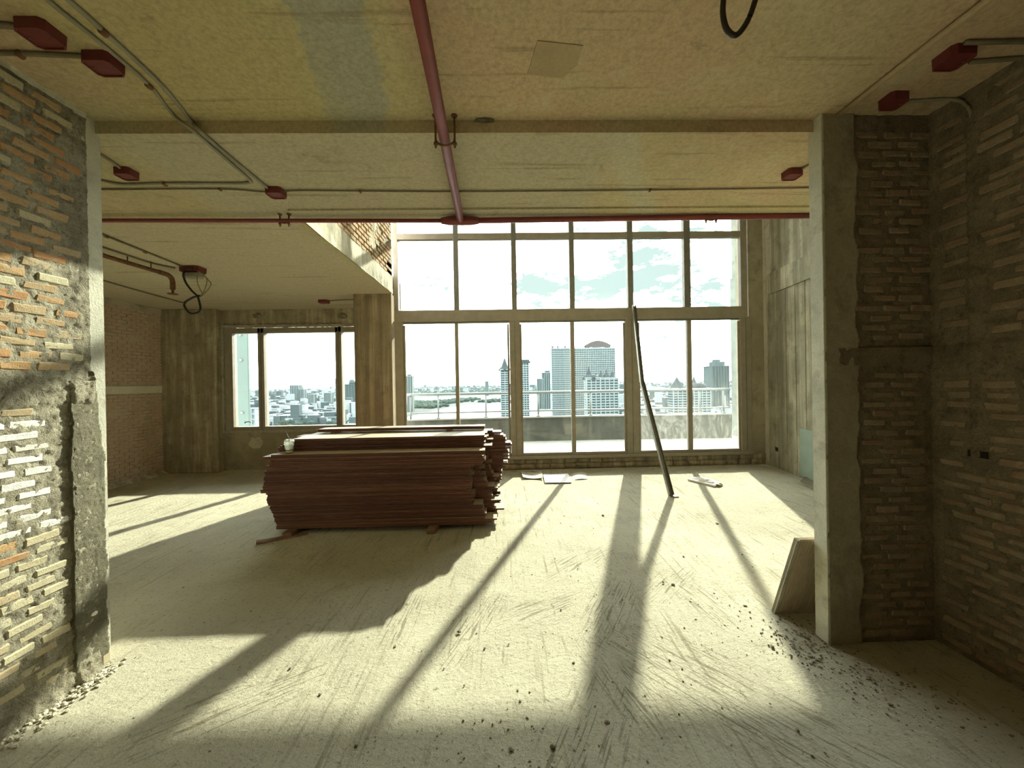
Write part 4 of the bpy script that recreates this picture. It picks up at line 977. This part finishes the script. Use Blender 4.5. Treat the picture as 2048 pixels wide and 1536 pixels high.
def tower(px0, px1, ytop, D, label, bands='rows', base=None, roof=None, crown=None, body='bd', trim_='bw', depth=None, name='tower', fh=3.2, cols=4):
    a = onY(px0, ytop, D); b = onY(px1, ytop, D); ht = (a.z+b.z)/2; dp = depth or (b.x-a.x)*.9; cx = (a.x+b.x)/2; wd = b.x-a.x
    root = empty(name, (cx, D, G), label=label, cat='tower')
    H_ = ht-G; box('body', (-wd/2, 0, 0), (wd/2, dp, H_), M[body], root)
    bm = bmesh.new(); z = fh
    if bands in ('rows', 'grid'):
        while z < H_:
            e = .5; add_box(bm, (-wd/2-e, -e-.6, z-fh*.36), (wd/2+e, dp+e, z)); z += fh
        o = finish(bm, 'balcony_bands', M[trim_], root); o['kind'] = 'stuff'
    if bands in ('grid', 'cols', 'rows'):
        n = cols; bm = bmesh.new()
        for i in range(n+1):
            x = -wd/2+wd*i/n; t = max(.4, wd*.018) if bands != 'grid' else max(.35, wd*.004); add_box(bm, (x-t, -1.6, 0), (x+t, 0, H_))
        o = finish(bm, 'pilasters', M[trim_], root); o['kind'] = 'stuff'
    box('roof_slab', (-wd/2-.8, -1.5, H_), (wd/2+.8, dp+.8, H_+1.2), M[roof or trim_], root)
    return root, wd, dp, H_
def cone(root, x, y, z, r, h, mat, nm='spire', n=8, flare=True):
    prof = [(r*1.3, 0), (r*1.0, h*.15), (r*.62, h*.45), (r*.25, h*.8), (0, h)] if flare else [(r, 0), (r*.95, h*.3), (r*.6, h*.8), (0, h)]
    return lathe(nm, prof, mat, root, n, (x, y, z))
pxm = lambda D: D/F_PX
# spire tower and its twin
D = 520
r_, wd, dp, H_ = tower(1001, 1018, 740, D, 'white banded tower with pointed spire left of the wide window post', fh=3.0, cols=2); cone(r_, 0, dp/2, H_, wd*.48, 26*pxm(D), M['roofd'])
lathe('eave', [(0, 0), (wd*.85, 0), (wd*.5, 5), (0, 5)], M['roofd'], r_, 4, (0, dp/2, H_-1))
r_, wd, dp, H_ = tower(1042, 1057, 726, D, 'white banded tower with flat grey cap right of the wide window post', fh=3.0, cols=3); box('cap', (-wd*.5, -1, H_), (wd*.6, dp, H_+7*pxm(D)), M['roofd'], r_); box('cap_eave', (-wd*.6, -2, H_), (wd*.75, dp, H_+2.4), M['roofd'], r_)
D = 900
r_, wd, dp, H_ = tower(1074, 1086, 758, D, 'short grey tower, left step of the grey pair', body='bg', cols=3, bands='cols')
r_, wd, dp, H_ = tower(1084, 1100, 746, D, 'taller grey stepped tower left of the big white slab', body='bg', cols=4, bands='cols'); box('stair_head', (-wd*.1, 0, H_), (wd*.5, dp, H_+6), M['bg'], r_)
D = 640
r_, wd, dp, H_ = tower(1103, 1138, 698, D, 'left wing of the huge gridded white apartment slab', bands='grid', fh=3.6, cols=12, depth=18)
for k in (-.42, -.12, .3): lathe('finial', [(0, 0), (2.2, 0), (1, 2), (3.2, 4), (0, 4.4)], M['roofr'], r_, 8, (wd*k, 4, H_+1))
r_, wd, dp, H_ = tower(1138, 1229, 697, D+6, 'right wing of the huge apartment slab with arched crown', bands='grid', fh=3.6, cols=26, depth=18)
# arched crown
bm = bmesh.new(); c0 = onY(1173, 697, D); c1 = onY(1222, 697, D); cw = (c1.x-c0.x)/2*1.08; cxm = (c0.x+c1.x)/2-r_.location.x; n = 14; lo = []; hi = []
for k in range(n+1):
    t = -1+2*k/n; zi = H_+1.2+1.2*(1-t*t); zo = H_+5+8.0*(1-t*t)
    for yy, L2 in ((-1, lo), (6, hi)): L2.append((bm.verts.new((cxm+cw*t*.94, yy, zi)), bm.verts.new((cxm+cw*t, yy, zo))))
for k in range(n):
    for L2 in (lo, hi): bm.faces.new((L2[k][0], L2[k+1][0], L2[k+1][1], L2[k][1]))
    bm.faces.new((lo[k][1], lo[k+1][1], hi[k+1][1], hi[k][1])); bm.faces.new((lo[k][0], hi[k][0], hi[k+1][0], lo[k+1][0]))
bmesh.ops.recalc_face_normals(bm, faces=bm.faces[:]); finish(bm, 'arched_crown', M['roofr'], r_); box('crown_block', (cxm-8, 0, H_), (cxm+6, 5, H_+8), M['bw'], r_)
D = 430
r_, wd, dp, H_ = tower(1173, 1200, 757, D, 'banded tower with dark pagoda spire before the big slab', fh=3.0, cols=3); cone(r_, -wd*.22, dp/2, H_, wd*.28, 25*pxm(D), M['roofd']); cone(r_, wd*.32, dp/2, H_, wd*.26, 11*pxm(D), M['roofd'], 'hip_roof', 4)
lathe('eave', [(0, 0), (wd*.75, 0), (wd*.55, 5), (0, 5)], M['roofd'], r_, 4, (0, dp/2, H_-1))
r_, wd, dp, H_ = tower(1201, 1236, 757, D+1, 'banded tower with row of small dark hip roofs before the big slab', fh=3.0, cols=4)
for k in (-.35, -.02, .33): cone(r_, wd*k, dp/2, H_, wd*.19, (15-6*abs(k))*pxm(D)*1.3, M['roofd'], 'hip_roof', 4)
r_.location.y += .5
# right part
D = 460
r_, wd, dp, H_ = tower(1346, 1373, 778, D, 'low white banded block under a tall dark pagoda roof', fh=3.0, cols=3); cone(r_, 0, dp/2, H_, wd*.5, 25*pxm(D), M['roofd'])
r_, wd, dp, H_ = tower(1387, 1420, 778, D, 'low white banded block with rounded dark roof', fh=3.0, cols=4); lathe('domed_roof', [(0, 13*pxm(D)), (wd*.3, 12*pxm(D)), (wd*.46, 8*pxm(D)), (wd*.5, 0), (0, 0)], M['roofd'], r_, 16, (0, dp/2, H_)); cone(r_, -wd*.1, dp/2+6, H_+7, 3, 9, M['roofd'])
D = 700
r_, wd, dp, H_ = tower(1423, 1457, 733, D, 'tall plain grey tower at the right edge of the window', bands='cols', body='bg', trim_='bg', cols=6); box('crown_block', (-wd*.25, 1, H_), (wd*.3, dp*.8, H_+9), M['bg'], r_); box('crown_mast', (-wd*.22, 2, H_+9), (wd*.05, dp*.5, H_+13), M['bg'], r_)
D = 900
r_, wd, dp, H_ = tower(811, 825, 753, D, 'slender pale tower at the left edge of the big window', bands='cols', body='bg', cols=3); box('stair_head', (-wd*.25, 0, H_), (wd*.3, dp*.5, H_+5), M['bg'], r_)
tower(970, 977, 763, 1900, 'tiny distant tower on the horizon left of the spire tower', bands='cols', body='bg', cols=2)
# left bay window
tower(580, 597, 771, 1500, 'boxy blue-grey tower on the horizon in the left bay window', bands='cols', body='bg', cols=5, trim_='bw')
tower(597, 608, 779, 1500, 'low wing beside the boxy tower in the left bay window', bands='cols', body='bg', cols=3)
tower(671, 677, 757, 1300, 'slender tower just left of the right mullion in the left bay window', bands='cols', body='bg', cols=2)
r_, wd, dp, H_ = tower(688, 716, 769, 1000, 'bulky grey tower with domed top behind the brown column', bands='cols', body='bg', trim_='bg', cols=5); lathe('domed_roof', [(0, 14), (6, 12), (8, 6), (8, 0), (0, 0)], M['bg'], r_, 12, (-wd*.1, dp/2, H_))
r_, wd, dp, H_ = tower(498, 511, 818, 420, 'white low building beside the pale green column outside', fh=6, cols=2, body='lowa'); 
tower(648, 662, 786, 1150, 'pale mid-rise block in the left bay window, left of the domed tower', bands='cols', body='bg', cols=5)
tower(616, 628, 789, 1200, 'pale ribbed mid-rise block in the middle of the left bay window', bands='cols', body='bg', cols=6)

# low-rise blocks: nearest ones as things, the rest as one mass
rnd = random.Random(21)
def low_mesh(wd, dp, h, ma, mb, seed):
    r = random.Random(seed); bm = bmesh.new(); add_box(bm, (-wd/2, 0, 0), (wd/2, dp, h)); me = None
    return bm
lows = []
def rand_low(px0, px1, y0, y1):
    px = rnd.uniform(px0, px1); py = y0+(y1-y0)*rnd.random()**1.3
    p = gp(px, py); return p
for i in range(64):
    p = rand_low(500, 700, 795, 842) if i < 52 else rand_low(1290, 1345, 790, 830)
    wd = rnd.uniform(10, 24); dp = rnd.uniform(8, 16); h = rnd.choice((5, 6, 8, 9, 12, 16))
    root = empty('city_block', (p.x, p.y, G), label='low pale-roofed building in the hazy city '+('seen through the left bay window' if i < 52 else 'right of the wide window post'), cat='building', group='low city blocks, left bay' if i < 52 else 'low city blocks, right')
    root.rotation_euler.z = rnd.uniform(-.5, .5)
    mt = 'lowb' if rnd.random() < .8 else 'lowa'
    box('walls', (-wd/2, 0, 0), (wd/2, dp, h), M[mt], root)
    if rnd.random() < .5:
        bm = bmesh.new(); rh = rnd.uniform(2.5, 5); pts = [(-wd/2-1, -1, h), (wd/2+1, -1, h), (wd/2+1, dp+1, h), (-wd/2-1, dp+1, h), (-wd/2+1, dp/2, h+rh), (wd/2-1, dp/2, h+rh)]
        v = [bm.verts.new(q_) for q_ in pts]
        for f_ in ((0, 1, 5, 4), (2, 3, 4, 5), (1, 2, 5), (3, 0, 4), (3, 2, 1, 0)): bm.faces.new([v[k] for k in f_])
        finish(bm, 'pitched_roof', M['lowa'], root)
    else: box('flat_roof', (-wd/2-.5, -.5, h), (wd/2+.5, dp+.5, h+1), M['lowa'], root)
r = random.Random(5); bm = bmesh.new()
for i in range(9400):
    D = 650+6500*r.random()**2.0; x = r.uniform(-.78, .62)*D; px = 1007+x/D*F_PX
    if 800 < px < 1150 and D < 2100: continue
    wd = r.uniform(5, 17)*(1+D/3000); h = r.choice((4, 5, 6, 8, 10, 14))*(1 if r.random() < .93 else 2.2)*(1+D/9000)
    n0 = len(bm.faces); vs = add_box(bm, (x-wd/2, D, G), (x+wd/2, D+wd*.7, G+h))
    if r.random() < .45:
        for f_ in vs[0].link_faces[:]+vs[6].link_faces[:]: f_.material_index = 1
    else:
        for f_ in vs[4].link_faces: f_.material_index = 1 if f_.calc_center_median().z > G+h-.01 else 0
o = finish(bm, 'low_city', M['lowb']); o.data.materials.append(M['lowa'])
tag(o, 'mass of distant low pale and grey city buildings spreading to the horizon', 'city', kind='stuff')
r = random.Random(8); bm = bmesh.new()
spots = [gp(x, y) for x, y in ((845, 812), (858, 814), (838, 808), (885, 806), (900, 805), (915, 803), (935, 800), (992, 803))]
for i in range(2600):
    if i < 420: c = r.choice(spots); x = c.x+r.gauss(0, 22); y = c.y+r.gauss(0, 30)
    elif i < 1500: D = 2150+3500*r.random()**1.4; x = r.uniform(-.3, .25)*D; y = D
    else:
        D = 600+2800*r.random()**1.5; x = r.uniform(-.7, .62)*D; y = D
        if 800 < 1007+x/D*F_PX < 1150 and D < 2100: continue
    s = r.uniform(3, 6)*(2.2 if 420 <= i < 1500 else 1.3 if i < 420 else 1); bmesh.ops.create_icosphere(bm, subdivisions=1, radius=1, matrix=Matrix.Translation((x, y, G+s*.6)) @ Matrix.Diagonal((s*1.5, s*1.2, s, 1)))
tag(finish(bm, 'tree_belt', M['tree']), 'dark belts of distant trees along the river and among the houses', 'trees', kind='stuff')
# haze over the city
bm = bmesh.new(); add_box(bm, (-7000, 170, G-5), (7000, 9000, 62)); 
m_ = bpy.data.materials.new('haze'); m_.use_nodes = True; t_ = m_.node_tree; t_.nodes.clear()
vs_ = nd(t_, 'ShaderNodeVolumeScatter', {'Color': (.86, .97, 1.0, 1), 'Density': .000009, 'Anisotropy': .3}); ou = nd(t_, 'ShaderNodeOutputMaterial'); t_.links.new(vs_.outputs[0], ou.inputs['Volume'])
tag(finish(bm, 'haze', m_), 'thin bluish haze lying over the city', 'haze', kind='stuff')
